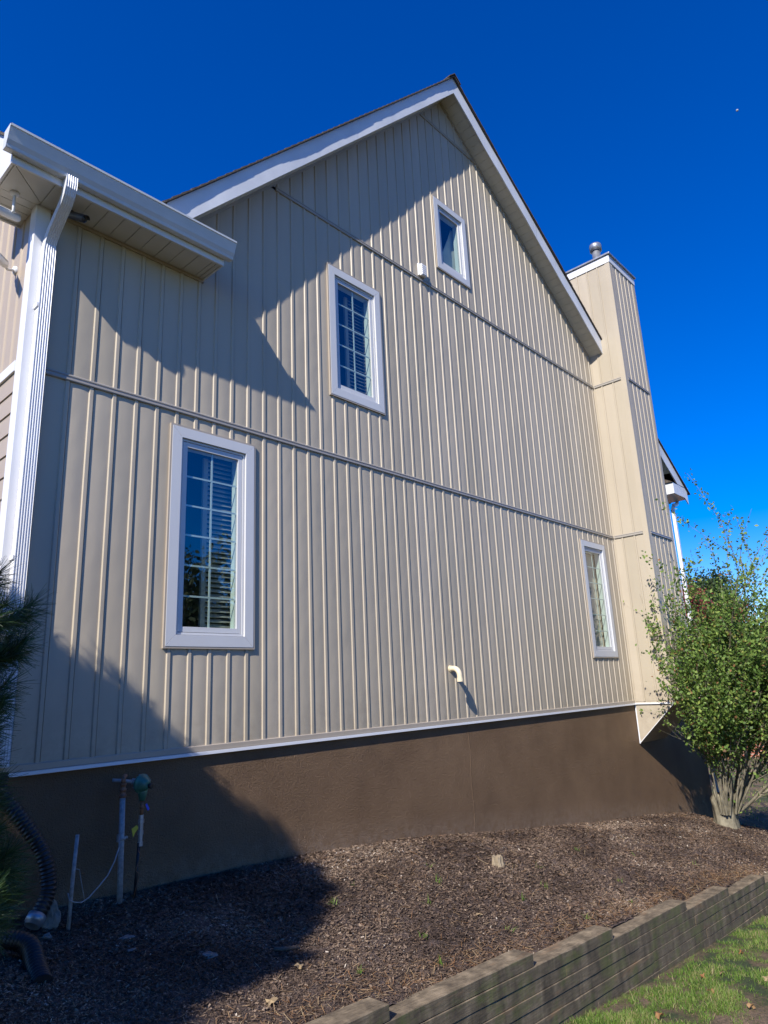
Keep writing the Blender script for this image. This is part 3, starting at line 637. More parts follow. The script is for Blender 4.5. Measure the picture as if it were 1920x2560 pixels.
# cantilevered bottom: sloping underside
mb = MB(); mb.prism([(CX0, 0.0, 0.0), (CX0, 0.0, -0.70), (CX0, CY, -0.03), (CX0, CY, 0.0)], (CX1-CX0, 0, 0)); mb.build('chase_skirt', m_siding, ch)
mb = MB(); mb.box(CX0-0.010, CX0-0.001, -0.018, 0.002, -0.70, -0.01); mb.prism([(CX0-0.009, 0.0, -0.705), (CX0-0.009, CY, -0.035), (CX0-0.009, CY, -0.022), (CX0-0.009, 0.0, -0.690)], (0.008, 0, 0)); mb.build('skirt_trim', m_white, ch)
band(FC, 0.0, 0.70, 0.0, ch, m_white, DRP[:1]+[(0.02, 0.004), (0.028, 0.003), (0.029, -0.022), (0.0, -0.022)], 'drip_edge'); band(FF, -0.02, 1.27, 0.0, ch, m_white, DRP[:1]+[(0.02, 0.004), (0.028, 0.003), (0.029, -0.022), (0.0, -0.022)], 'drip_edge')

# ------------------------------------------------------------------ things fixed to the house
mb = MB(); R = 0.034
arc = [(4.995, 0.0, 0.665), (4.995, -0.055, 0.665)]+[(4.995, -0.055-0.09*math.sin(t), 0.665-0.09*(1-math.cos(t))) for t in np.linspace(0.15, math.pi/2, 9)]+[(4.995, -0.147, 0.545)]
rs = [R]*len(arc); mb.tube(arc, rs, 16, cap=False); mb.tube([arc[-1], (4.995, -0.147, 0.50)], 0.041, 16, cap=False); mb.tube([(4.995, -0.147, 0.50), (4.995, -0.147, 0.56)], 0.036, 16, cap=False); mb.tube([(4.995, 0.0, 0.665), (4.995, -0.02, 0.665)], 0.042, 16)
tag(mb.build('exhaust_elbow', m_pvc), 'cream plastic elbow pipe poking out low on the beige wall', 'pipe')
v = empty('wall_vent', (4.90, 0, 6.37)); tag(v, 'small white louvred vent beside the attic window', 'vent')
mb = MB(); mb.box(4.845, 4.985, -0.035, -0.005, 6.30, 6.50); mb.build('vent_plate', m_white, v, bevel=0.004)
mb = MB(); mb.box(4.86, 4.97, -0.075, -0.035, 6.29, 6.48); mb.build('vent_hood', m_white, v, bevel=0.006)
for k in range(5):
    mb = MB(); mb.box(4.868, 4.962, -0.084, -0.074, 6.305+k*0.034, 6.328+k*0.034); mb.build('louvre', m_white, v)

def bullet(name, label, base, mid, a, b, r, mat, group='security cameras under the left eave'):
    e = empty(name, base); tag(e, label, 'camera', group)
    mb = MB(); d = (Vector(mid)-Vector(base)).normalized(); mb.lathe(base, d, [(0, r*1.15), (0.012, r*1.15), (0.02, r*0.8), (0.03, 0.014)], 14); mb.build('mount', mat, e)
    mb = MB(); mb.tube([base, mid, tuple(Vector(a).lerp(Vector(b), 0.35))], 0.012, 8); mb.build('arm', mat, e)
    ax = Vector(b)-Vector(a); L = ax.length
    mb = MB(); mb.lathe(a, ax, [(0, r*0.75), (0.012, r*0.95), (L*0.3, r), (L-0.004, r), (L, r*0.96), (L-0.012, r*0.8), (L-0.014, r*0.78)], 18); mb.build('housing', mat, e)
    mb = MB(); mb.lathe(Vector(a)+ax.normalized()*(L-0.013), ax, [(0, r*0.76), (0.004, r*0.5), (0.007, r*0.2)], 16); mb.build('lens', m_black, e)
    mb = MB(); up = Vector((0, 0, 1)); si = ax.cross(up).normalized(); u2 = si.cross(ax).normalized(); A = Vector(a); B = Vector(a)+ax*1.12; pl = []
    for t in np.linspace(-1.1, 1.1, 7): pl.append(u2*math.cos(t)*r*1.12+si*math.sin(t)*r*1.12)
    for i in range(6): mb.quad(A+pl[i], A+pl[i+1], B+pl[i+1], B+pl[i])
    for i in range(6): mb.quad(A+pl[i]*0.95, A+pl[i+1]*0.95, B+pl[i+1]*0.95, B+pl[i]*0.95)
    mb.build('sun_hood', mat, e)
bullet('security_camera', 'dark bullet camera beside the downspout under the soffit', (-0.11, -0.10, 4.585), (-0.11, -0.10, 4.54), (-0.13, -0.11, 4.545), (-0.035, -0.24, 4.475), 0.033, m_darkm)
bullet('security_camera', 'white bullet camera hanging from the side soffit', (-0.53, -0.02, 4.585), (-0.53, -0.03, 4.40), (-0.46, 0.05, 4.41), (-0.68, -0.03, 4.36), 0.034, m_white)
bullet('security_camera', 'white bullet camera on the side wall beneath the other two', (-0.345, 0.36, 4.12), (-0.42, 0.34, 4.09), (-0.45, 0.30, 4.10), (-0.62, 0.10, 4.05), 0.034, m_white)

# ------------------------------------------------------------------ gas and ground fittings in the shaded corner
g0 = float(bed_z(0.60, -0.2))
e = empty('gas_riser', (0.605, -0.20, g0)); tag(e, 'grey upright pipe with rusty copper top in the shaded corner', 'pipe')
mb = MB(); mb.tube([(0.607, -0.20, g0-0.1), (0.588, -0.20, -0.24)], 0.021, 12); mb.build('riser_pipe', m_greypipe, e)
mb = MB(); mb.lathe((0.588, -0.20, -0.25), (0, 0, 1), [(0, 0.027), (0.02, 0.027), (0.022, 0.021), (0.045, 0.021), (0.047, 0.026), (0.06, 0.026), (0.062, 0.018), (0.085, 0.018), (0.087, 0.024), (0.10, 0.024)], 14)
mb.tube([(0.588, -0.20, -0.15), (0.588, -0.20, -0.125), (0.598, -0.19, -0.105), (0.615, -0.18, -0.10)], 0.017, 10); mb.build('copper_fitting', m_rust, e)
mb = MB(); mb.lathe((0.597, -0.20, -0.545), (0, 0, 1), [(0, 0.028), (0.022, 0.028)], 12); mb.box(0.562, 0.575, -0.215, -0.19, -0.555, -0.505); mb.box(0.62, 0.64, -0.21, -0.19, -0.54, -0.525); mb.build('ground_clamp', m_greypipe, e)
e = empty('gas_regulator', (0.78, -0.17, g0)); tag(e, 'green gas regulator on a slim pipe at the brown foundation', 'regulator')
gx, gy, gz = 0.755, -0.17, -0.175
mb = MB(); axx = Vector((0.25, -1, -0.05)); mb.lathe(Vector((gx, gy, gz))-axx.normalized()*0.03, axx, [(0, 0.03), (0.004, 0.062), (0.028, 0.074), (0.036, 0.074), (0.040, 0.066), (0.060, 0.060), (0.085, 0.038), (0.10, 0.022)], 24); mb.build('diaphragm_housing', m_green, e)
mb = MB(); mb.tube([(gx+0.005, gy, gz-0.03), (gx+0.01, gy, gz-0.075), (gx+0.008, gy, gz-0.125)], [0.045, 0.034, 0.022], 14); mb.build('regulator_body', m_green, e)
mb = MB(); mb.lathe(Vector((gx+0.03, gy-0.06, gz-0.015)), (0.25, -1, -0.05), [(0, 0.02), (0.028, 0.02), (0.03, 0.016)], 12); mb.build('vent_cap', m_black, e)
mb = MB(); mb.tube([(gx-0.05, gy+0.02, gz+0.02), (gx-0.20, gy+0.08, gz+0.045)], 0.0135, 10); mb.tube([(gx-0.03, gy+0.015, gz+0.017), (gx-0.07, gy+0.03, gz+0.025)], 0.022, 8); mb.build('inlet_pipe', m_greypipe, e)
for t in range(8):
    c_ = Vector((gx, gy, gz)) + Vector((math.cos(t*0.785+0.3)*0.069, 0, math.sin(t*0.785+0.3)*0.069)); mb = MB(); mb.tube([c_+Vector((0, -0.012, 0)), c_+Vector((0, 0.012, 0))], 0.006, 6); mb.build('bolt', m_greypipe, e)
px_ = gx+0.008
mb = MB(); mb.tube([(px_, gy, gz-0.12), (px_, gy, gz-0.23)], 0.013, 10); mb.lathe((px_, gy, gz-0.16), (0, 0, -1), [(0, 0.017), (0.02, 0.017), (0.022, 0.014)], 8); mb.build('upper_nipple', m_rust, e)
mb = MB(); mb.lathe((px_, gy, gz-0.225), (0, 0, -1), [(0, 0.019), (0.03, 0.019), (0.032, 0.023), (0.06, 0.023), (0.062, 0.018), (0.11, 0.018), (0.112, 0.022), (0.14, 0.022), (0.142, 0.017), (0.19, 0.017), (0.192, 0.021), (0.22, 0.021)], 6, smooth=False); mb.build('shutoff_valve', m_galv, e)
mb = MB(); mb.tube([(px_-0.01, gy, gz-0.42), (px_-0.03, gy, g0-0.05)], 0.012, 8); mb.build('lower_pipe', m_black, e)
mb = MB(); mb.prism([(px_-0.085, gy-0.02, gz-0.31), (px_-0.045, gy-0.02, gz-0.29), (px_-0.03, gy-0.02, gz-0.31), (px_-0.055, gy-0.02, gz-0.34), (px_-0.07, gy-0.02, gz-0.37)], (0, 0.004, 0)); mb.build('yellow_tag', m_yellow, e)
mb = MB(); mb.prism([(px_+0.018, gy-0.02, gz-0.155), (px_+0.032, gy-0.02, gz-0.145), (px_+0.055, gy-0.02, gz-0.19), (px_+0.040, gy-0.02, gz-0.20)], (0, 0.004, 0)); mb.build('blue_tag', m_blue, e)
mb = MB(); mb.tube([(px_-0.02, gy-0.02, gz-0.45), (px_-0.03, gy-0.03, gz-0.47), (px_-0.005, gy-0.03, gz-0.505), (px_-0.02, gy-0.03, gz-0.54), (px_-0.045, gy-0.03, gz-0.60), (px_-0.01, gy-0.03, gz-0.64), (px_-0.03, gy-0.03, gz-0.70), (px_-0.06, gy-0.04, g0)], 0.0022, 5); mb.build('tracer_wire', m_straw if False else m_rust, e)
mb = MB(); gr = float(bed_z(0.13, -0.45)); mb.tube([(0.128, -0.45, gr-0.1), (0.140, -0.45, -0.66), (0.152, -0.45, -0.41)], 0.0125, 10)
tag(mb.build('ground_rod', m_greypipe), 'thin leaning grounding rod left of the grey pipe', 'rod')
mb = MB(); wp = [(0.568, -0.22, -0.52), (0.548, -0.27, -0.57), (0.50, -0.30, -0.66), (0.44, -0.33, -0.735), (0.36, -0.38, -0.775), (0.27, -0.42, -0.825), (0.21, -0.45, -0.835), (0.155, -0.47, -0.82), (0.12, -0.465, -0.80), (0.118, -0.44, -0.76)]
mb.tube(wp, 0.0048, 7); mb.tube([(0.155, -0.455, -0.62), (0.18, -0.45, -0.63), (0.20, -0.44, -0.70), (0.225, -0.43, -0.78), (0.25, -0.41, -0.86)], 0.003, 6)
tag(mb.build('ground_wire', m_greypipe), 'pale wire looping between the grey pipe and the rod', 'wire')
def corrugated(path, r, name, label):
    P = [Vector(p) for p in path]; L = [0]
    for a, b in zip(P[:-1], P[1:]): L.append(L[-1]+(b-a).length)
    n = int(L[-1]/0.0065); pts = []; rs = []
    for i in range(n+1):
        d = L[-1]*i/n; k = max(j for j in range(len(L)) if L[j] <= d+1e-9); k = min(k, len(P)-2); t = (d-L[k])/(L[k+1]-L[k])
        p0 = P[max(k-1, 0)]; p1 = P[k]; p2 = P[k+1]; p3 = P[min(k+2, len(P)-1)]
        q = 0.5*((2*p1)+(p2-p0)*t+(2*p0-5*p1+4*p2-p3)*t*t+(3*p1-p0-3*p2+p3)*t*t*t)
        pts.append(q); rs.append(r*(1.0 if i % 4 < 2 else 0.84))
    e = empty(name, path[0]); tag(e, label, 'drain pipe', 'black corrugated drain pipes')
    mb = MB(); mb.tube(pts, rs, 16); mb.build('hose', m_black, e); return e
c1 = corrugated([(-0.24, -0.075, 0.0), (-0.235, -0.12, -0.12), (-0.13, -0.24, -0.30), (-0.02, -0.32, -0.50), (0.02, -0.36, -0.68), (0.00, -0.38, -0.78), (-0.07, -0.42, -0.87)], 0.052, 'drain_hose', 'black corrugated drain hose curling down under the downspout')
mb = MB(); mb.lathe((-0.055, -0.41, -0.852), (-0.6, -0.35, -0.75), [(0, 0.058), (0.05, 0.058), (0.052, 0.050), (0.07, 0.050)], 16); mb.build('coupler', m_galv, c1)
corrugated([(-0.45, -0.62, -0.86), (-0.33, -0.68, -0.87), (-0.25, -0.80, -0.90), (-0.27, -0.98, -0.97), (-0.30, -1.15, -1.01)], 0.055, 'drain_hose', 'black corrugated drain hose lying at the bottom left edge')

# ------------------------------------------------------------------ stones, stump
def rock(name, label, c, r, seed, mat=m_stone, cat='stone', group=None):
    bm = bmesh.new(); bmesh.ops.create_icosphere(bm, subdivisions=3, radius=1)
    for vtx in bm.verts:
        n_ = noise.noise(vtx.co*1.3+Vector((seed, 0, 0)))*0.5+noise.noise(vtx.co*3.5+Vector((seed, 5, 0)))*0.18
        p = vtx.co*(1+n_); vtx.co = Vector((p.x*r[0], p.y*r[1], p.z*r[2]))
    me = bpy.data.meshes.new(name); bm.to_mesh(me); bm.free(); o = link(name, me, None, mat); o.location = c; o.rotation_euler = (0, 0, seed)
    tag(o, label, cat, group); return o
rock('stone', 'jagged pale stone next to the drain hose coupler', (0.055, -0.36, -0.90), (0.035, 0.05, 0.095), 1.0)
rock('stone', 'small round pale stone below the jagged stone', (-0.03, -0.52, -0.965), (0.028, 0.03, 0.022), 2.0)
rock('stone', 'flat grey-green stone in the shaded mulch', (0.37, -0.76, float(bed_z(0.37, -0.76))+0.005), (0.05, 0.04, 0.012), 3.0)
rock('stone', 'small mossy stone near the lower left shade', (0.30, -0.98, float(bed_z(0.3, -0.98))+0.005), (0.025, 0.03, 0.012), 4.0)
rock('stone', 'flat broken slab fragment in the lower shade', (0.62, -1.30, float(bed_z(0.62, -1.30))+0.004), (0.075, 0.045, 0.010), 5.0)
mb = MB(); sx_, sy_ = 4.18, -1.06; sz = float(bed_z(sx_, sy_))
prof = []; 
for j, (h, rr) in enumerate([(-0.04, 0.075), (0.0, 0.068), (0.03, 0.056), (0.085, 0.050)]): prof.append([(sx_+rr*(1+0.13*math.sin(k*1.9+j*0.6)+0.07*math.sin(k*4.1))*math.cos(k*0.393), sy_+rr*(1+0.13*math.sin(k*1.9+j*0.6)+0.07*math.sin(k*4.1))*math.sin(k*0.393), sz+h+(0.008*math.sin(k*2.2) if j == 3 else 0)) for k in range(16)])
idx = [mb.vs(p) for p in prof]
for i in range(3):
    for k in range(16): mb.face((idx[i]+k, idx[i]+(k+1) % 16, idx[i+1]+(k+1) % 16, idx[i+1]+k))
cidx = mb.vs([(sx_, sy_, sz+0.075)])
for k in range(16): mb.face((idx[3]+k, idx[3]+(k+1) % 16, cidx))
tag(mb.build('tree_stump', simple('stump_wood', (0.27, 0.21, 0.135), 0.85, 0.4, 22, (1, 1, 0.4), 0.7, 40, 0.008)), 'small pale cut stump standing in the sunlit mulch', 'stump')

# ------------------------------------------------------------------ retaining wall of timbers
rw = empty('retaining_wall', (1.0, -2.4, -1.9)); tag(rw, 'stepped low wall of weathered grey landscape timbers between mulch and lawn', 'retaining wall')
TX = [1.10, 2.61, 3.84, 5.48, 6.745, 8.10, 9.45, 10.8, 12.0, 12.6]
TH = 0.083
def timber(xa, xb, ztop_a, sl, yo, seed, end_top):
    L = xb-xa; nsg = max(3, int(L/0.09)); H = TH-0.0045; W = 0.16; cs = []
    ch = 0.003
    for j in range(10): pass
    prof = [(0, 0.0), (0, H*0.5), (0, H-ch), (ch, H), (W*0.35, H), (W*0.7, H), (W-ch, H), (W, H-ch), (W, 0.0)]
    V = []; m_ = len(prof)
    for i in range(nsg+1):
        x = xa+L*i/nsg; endf = 0.0
        de = min(x-xa, xb-x)
        if de < 0.03: endf = (0.03-de)/0.03
        for j, (a, h) in enumerate(prof):
            nn = noise.noise(Vector((x*2.6+seed*3.1, j*0.5, seed)))*0.0010+noise.noise(Vector((x*14.0+seed*3.1, j*0.9, seed)))*0.0004
            rr = endf*0.002
            y = -2.4+yo+a + nn*(1 if a < W/2 else -1) + (rr if a < W/2 else -rr)*0.8
            z = ztop_a-sl*(x-xa)-H+h + noise.noise(Vector((x*2.3+seed, j*0.3, 2.2)))*0.0012 - (rr if h > H*0.6 else -rr*0.3)
            # worn top front edge
            if j in (2, 3): wv = max(0, noise.noise(Vector((x*3.0, seed*2, 7)))-0.2)*0.03; y += wv if j == 3 else wv*0.2; z -= wv*0.5 if j == 2 else 0
            V.append((x, y, z))
    mb = MB(); b0 = mb.vs(V)
    for i in range(nsg):
        for j in range(m_-1): mb.face((b0+i*m_+j, b0+(i+1)*m_+j, b0+(i+1)*m_+j+1, b0+i*m_+j+1), False)
        mb.face((b0+i*m_+m_-1, b0+(i+1)*m_+m_-1, b0+(i+1)*m_, b0+i*m_))
    mb.face([b0+j for j in range(m_)]); mb.face([b0+nsg*m_+j for j in range(m_-1, -1, -1)])
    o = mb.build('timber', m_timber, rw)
SL = 0.055
for k, xe in enumerate(TX):
    def zt_(x, k=k): return -1.190-0.0835*k-SL*x
    x1 = xe; j = 0
    while x1 > -4.0:
        x0 = x1-2.44 if x1-2.44 > -4.5 else -4.5
        if zt_(x1) > float(lawn_z(x1, -2.5))-0.05 or zt_(x0) > float(lawn_z(x0, -2.5))-0.12:
            timber(x0+0.003, x1-0.002, zt_(x0), SL+0.0006*((k*3+j) % 3-1), 0.003*math.sin(k*2.3+j*1.7), k*7+j, j == 0)
        x1 = x0; j += 1
        if x0 <= -4.4: break

# ------------------------------------------------------------------ mulch chips, straw
def quads_from(c, u, v):
    n = len(c); V = np.empty((n, 4, 3), np.float32)
    V[:, 0] = c-u-v*0.6; V[:, 1] = c+u-v; V[:, 2] = c+u*0.9+v*0.8; V[:, 3] = c-u*0.85+v
    return V.reshape(-1, 3), np.arange(n*4).reshape(n, 4)
def unit(a): return a/np.maximum(np.linalg.norm(a, axis=1, keepdims=True), 1e-9)
N = 330000
cxy = np.array([-2.06, -5.4])
x = rng.uniform(-1.2, 12.6, N*3); y = rng.uniform(-2.26, -0.0, N*3)
d = np.hypot(x-cxy[0], y-cxy[1]); keep = rng.random(N*3) < np.clip((4.2/d)**1.3, 0, 1); x, y, d = x[keep][:N], y[keep][:N], d[keep][:N]; n_ = len(x)
clump = np.array([noise.noise(Vector((a*1.1, b*1.6, 0))) for a, b in zip(x[:], y[:])])
big = rng.random(n_)**3
ln = (0.0035+0.013*big)*np.clip(d/5.5, 0.75, 1.35); wd = ln*rng.uniform(0.2, 0.6, n_)
th = rng.uniform(0, np.pi, n_)
z = bed_z(x, y)+rng.uniform(0.0, 0.014, n_)-np.clip(x-12.0, 0, 2)**2*0.35
u = np.stack([np.cos(th), np.sin(th), rng.normal(0, 0.35, n_)], 1); u = unit(u)
w_ = np.stack([-np.sin(th), np.cos(th), rng.normal(0, 0.5, n_)], 1); w_ = unit(w_)
V, F = quads_from(np.stack([x, y, z], 1), u*ln[:, None], w_*wd[:, None])
att = np.clip(rng.normal(0.36+0.5*clump, 0.2, n_)+((rng.random(n_) > 0.90) & (big < 0.25))*0.55, 0, 1)
tag(np_mesh('mulch_chips', V, F, m_chip, None, att), 'dark brown wood mulch with pale chips covering the bed', 'mulch', kind='stuff')
N = 5200
x = np.concatenate([rng.uniform(-1, 12, 2600), rng.uniform(-0.5, 9, 2600)]); y = np.concatenate([rng.uniform(-2.2, -0.02, 2600), np.clip(rng.normal(-2.12, 0.10, 2600), -2.42, -1.7)])
on = y < -2.25; th = rng.uniform(0, np.pi, N)+rng.normal(0, 0.3, N); ln = rng.uniform(0.015, 0.055, N)*np.clip(np.hypot(x+2, y+5.4)/6, 0.8, 1.5)
x, y, th, ln = x[~on], y[~on], th[~on], ln[~on]; N = len(x)
u = unit(np.stack([np.cos(th), np.sin(th), rng.normal(0, 0.18, N)], 1)); w_ = unit(np.stack([-np.sin(th), np.cos(th), rng.normal(0, 0.2, N)], 1))
V, F = quads_from(np.stack([x, y, bed_z(x, y)+rng.uniform(0.008, 0.022, N)], 1), u*ln[:, None], w_*0.0014)
tag(np_mesh('pine_straw', V, F, m_straw, None, rng.random(N)), 'dry pine needles scattered over the mulch', 'pine straw', kind='stuff')

# ------------------------------------------------------------------ grass
def blades(x, y, zf, h, w, lean, name, mat, att, parent=None):
    n = len(x); z = zf(x, y); th = rng.uniform(0, 2*np.pi, n); a = rng.uniform(0, 2*np.pi, n); le = np.abs(rng.normal(0, lean, n))
    side = np.stack([np.cos(th), np.sin(th), np.zeros(n)], 1)*w[:, None]/2
    dirv = np.stack([np.cos(a)*le, np.sin(a)*le, np.ones(n)], 1); dirv = unit(dirv)
    b = np.stack([x, y, z-0.004], 1); mid = b+dirv*(h*0.55)[:, None]; tip = mid+unit(dirv+np.stack([np.cos(a)*le*1.5, np.sin(a)*le*1.5, -0.2*np.ones(n)], 1))*(h*0.5)[:, None]
    V = np.empty((n, 5, 3), np.float32); V[:, 0] = b-side; V[:, 1] = b+side; V[:, 2] = mid+side*0.8; V[:, 3] = mid-side*0.8; V[:, 4] = tip
    i = np.arange(n)[:, None]*5
    F = np.concatenate([i+[0, 1, 2], i+[0, 2, 3], i+[3, 2, 4]], 1).reshape(-1, 3)
    return np_mesh(name, V.reshape(-1, 3), F, mat, parent, np.repeat(att, 3))
N = 420000
x = rng.uniform(0.5, 12.5, N); y = rng.uniform(-5.2, -2.41, N)
den = np.array([noise.noise(Vector((a*2.3, b*3.1, 3)))+0.7*noise.noise(Vector((a*7.1, b*8.9, 8))) for a, b in zip(x, y)])
near = np.exp(-((y+2.75)/0.30)**2)*0.20
keep = (rng.random(N) < np.clip((den+0.16+near)*2.6, 0.03, 1)) & (rng.random(N) < np.clip(5.5/np.hypot(x+2, y+5.4), 0, 1)); x, y, den = x[keep], y[keep], den[keep]; n_ = len(x)
h = rng.uniform(0.015, 0.045, n_)*(1+np.clip(den, 0, 1)*1.3); w = rng.uniform(0.002, 0.005, n_)
att = np.clip(rng.normal(0.50+0.35*den, 0.2, n_)+(rng.random(n_) > 0.9)*0.45, 0, 1)
tag(blades(x, y, lawn_z, h, w, 0.75, 'lawn_grass', m_grass, att), 'patchy green grass with bare soil in front of the timber wall', 'grass', kind='stuff')
# sparse grass on the far lawn
N = 30000; x = rng.uniform(13.5, 45, N); y = rng.uniform(-8, 12, N)
tag(blades(x, y, lawn_z, rng.uniform(0.03, 0.09, N), rng.uniform(0.01, 0.03, N), 0.8, 'far_lawn_grass', m_grass, np.clip(rng.normal(0.85, 0.2, N), 0, 1)), 'straw-coloured lawn behind the bush', 'grass', kind='stuff')
ORD = ['leftmost', 'second', 'third', 'fourth', 'fifth', 'sixth', 'seventh', 'eighth', 'ninth', 'tenth', 'eleventh', 'twelfth', 'thirteenth', 'fourteenth', 'fifteenth', 'sixteenth', 'seventeenth', 'rightmost']
def pxx(a, b): d_ = Vector((a, b, -1.6))-Vector(cam.location); return d_.dot(_r)/d_.dot(_f)
# thin weeds in the mulch, one by one
SP = [(1.85, -1.15), (2.2, -1.75), (2.62, -1.45), (1.32, -1.95), (3.05, -1.2), (2.25, -0.95), (3.6, -1.72), (3.0, -1.95), (4.25, -1.55), (4.7, -1.2), (3.35, -0.85), (5.5, -1.7), (5.9, -1.0), (6.8, -1.3), (5.0, -2.05), (2.0, -2.05), (4.0, -2.1), (7.6, -1.75)]
SP.sort(key=lambda q: pxx(*q))
for k, (a, b) in enumerate(SP):
    n_ = random.randint(6, 14); x = a+rng.normal(0, 0.018, n_); y = b+rng.normal(0, 0.018, n_)
    e = blades(x, y, bed_z, rng.uniform(0.03, 0.085, n_), rng.uniform(0.004, 0.007, n_), 0.7, 'weed_sprout', m_grass, np.clip(rng.normal(0.65, 0.15, n_), 0, 1))
    tag(e, 'thin green weed sprout in the mulch, %s from the left' % ORD[k] if 0 < k < 17 else '%s thin green weed sprout in the brown mulch' % ORD[k], 'weed', 'weed sprouts in the mulch')
# fallen leaves on the lawn
FLV = [(4.35, -2.95), (4.75, -2.75), (4.95, -2.85), (3.55, -2.85), (5.8, -2.75), (5.7, -3.1), (5.0, -3.2), (3.3, -3.0), (6.6, -2.9), (2.75, -2.75), (4.2, -3.3)]
FLV.sort(key=lambda q: pxx(*q))
for k, (a, b) in enumerate(FLV):
    bm = bmesh.new(); n_ = 11; R_ = random.uniform(0.022, 0.042); vs_ = []
    for t in range(n_):
        an = 2*math.pi*t/n_; rr = R_*(1.0 if t % 2 == 0 else 0.55)*random.uniform(0.85, 1.1); vs_.append(bm.verts.new((rr*math.cos(an), rr*math.sin(an), 0.02*math.sin(an*2+k))))
    c_ = bm.verts.new((0, 0, 0.012))
    for t in range(n_): bm.faces.new((vs_[t], vs_[(t+1) % n_], c_))
    me = bpy.data.meshes.new('fallen_leaf'); bm.to_mesh(me); bm.free(); at = me.attributes.new('rnd', 'FLOAT', 'FACE'); at.data.foreach_set('value', np.full(len(me.polygons), (k*0.37) % 1, np.float32))
    o = link('fallen_leaf', me, None, m_fall); o.location = (a, b, float(lawn_z(a, b))+0.03); o.rotation_euler = (random.uniform(-0.4, 0.4), random.uniform(-0.4, 0.4), k)
    tag(o, 'curled brown autumn leaf on the grass, %s from the left' % ORD[k] if k else 'leftmost curled brown autumn leaf on the patchy grass', 'leaf', 'fallen leaves on the lawn')
for k, (a, b, lab) in enumerate([(0.62, -1.95, 'pale oak leaf lying on the mulch near the lowest timber'), (1.02, -1.72, 'second pale leaf on the mulch right of the oak leaf'), (2.9, -1.72, 'small tan leaf on the mulch in the sunlit middle')]):
    bm = bmesh.new(); vs_ = [bm.verts.new((0.045*(1.0 if t % 2 == 0 else 0.5)*math.cos(2*math.pi*t/13), 0.032*(1.0 if t % 2 == 0 else 0.5)*math.sin(2*math.pi*t/13), 0.01*math.sin(t*2.1))) for t in range(13)]
    c_ = bm.verts.new((0, 0, 0.008))
    for t in range(13): bm.faces.new((vs_[t], vs_[(t+1) % 13], c_))
    me = bpy.data.meshes.new('fallen_leaf'); bm.to_mesh(me); bm.free(); at = me.attributes.new('rnd', 'FLOAT', 'FACE'); at.data.foreach_set('value', np.full(len(me.polygons), 0.9, np.float32))
    o = link('fallen_leaf', me, None, m_fall); o.location = (a, b, float(bed_z(a, b))+0.022); o.rotation_euler = (0.2, -0.15, k*1.3); tag(o, lab, 'leaf')
mb = MB(); mb.tube([(1.06, -1.42, float(bed_z(1.06, -1.42))+0.018), (1.10, -1.46, float(bed_z(1.1, -1.46))+0.02), (1.20, -1.50, float(bed_z(1.2, -1.5))+0.02)], [0.012, 0.013, 0.009], 8); tag(mb.build('stick', m_barkd), 'short dark bark stick lying in the mulch', 'stick')
bm = bmesh.new()
o = rock('limestone_pile', 'small heap of pale gravel on the grass at the bottom edge', (2.42, -2.86, float(lawn_z(2.42, -2.86))+0.01), (0.11, 0.07, 0.022), 9.0, m_stone, 'gravel'); bm.free()

# ------------------------------------------------------------------ plants
def grow(paths, tips, p, d, L, r, depth, spread, up, kids, seed):
    rr = random.Random(seed); n = max(3, int(4+L*1.5)); pts = [Vector(p)]; dd = Vector(d).normalized()
    for i in range(n):
        dd = (dd+Vector((rr.gauss(0, 1), rr.gauss(0, 1), rr.gauss(0, 1)))*0.12+Vector((0, 0, up*0.12))).normalized(); pts.append(pts[-1]+dd*L/n)
    rs = [r*(1-0.72*i/n) for i in range(n+1)]; paths.append((pts, rs, depth))
    if depth > 0:
        for k in range(kids[0]):
            t = 0.25+0.75*(k+rr.random())/kids[0]; i = min(n-1, int(t*n)); q = pts[i].lerp(pts[i+1], t*n-i); ax = (pts[i+1]-pts[i]).normalized()
            o = Vector((rr.gauss(0, 1), rr.gauss(0, 1), rr.gauss(0, 0.8))); o = (o-ax*o.dot(ax)).normalized(); nd = (ax+o*spread).normalized()
            grow(paths, tips, q, nd, L*rr.uniform(0.38, 0.6), rs[i]*0.55, depth-1, spread, up, kids[1:], seed*31+k+1)
    tips.append((pts, depth))
def leaf_cloud(tips, per_m, size, jitter, maxdepth=1, aspect=0.6, accept=None):
    C = []
    for pts, dep in tips:
        if dep > maxdepth: continue
        for a, b in zip(pts[:-1], pts[1:]):
            m_ = rng.poisson((b-a).length*per_m*(1.0 if dep == 0 else 0.5))
            if m_: t = rng.random((m_, 1)); C.append(np.array(a)*(1-t)+np.array(b)*t+rng.normal(0, jitter, (m_, 3)))
    C = np.concatenate(C)
    if accept is not None: C = C[accept(C)]
    n = len(C); u = unit(rng.normal(0, 1, (n, 3))+np.array([0, 0, -0.2])); t = unit(rng.normal(0, 1, (n, 3))); v = unit(np.cross(u, t)); s = size*rng.uniform(0.6, 1.25, (n, 1))
    V = np.empty((n, 4, 3), np.float32); V[:, 0] = C-u*s; V[:, 1] = C+v*s*aspect; V[:, 2] = C+u*s; V[:, 3] = C-v*s*aspect
    return V.reshape(-1, 3), np.arange(n*4).reshape(n, 4), n
def branches(name, paths, mat, parent, mind=0, seg=(4, 5, 7)):
    mb = MB()
    for pts, rs, dep in paths:
        if dep >= mind: mb.tube(pts, rs, seg[min(dep, len(seg)-1)], cap=False)
    mb.keep = True
    return mb.build(name, mat, parent)
def house_free(C):
    x, y, z = C[:, 0], C[:, 1], C[:, 2]
    return (x > 9.5+rng.random(len(x))*0.25) & ~((x < 10.35) & (y > -0.50)) & ~(((x > 10.40) & (x < 11.76) & (y > -0.75)) | ((y > -0.05) & (x < 13.9)))
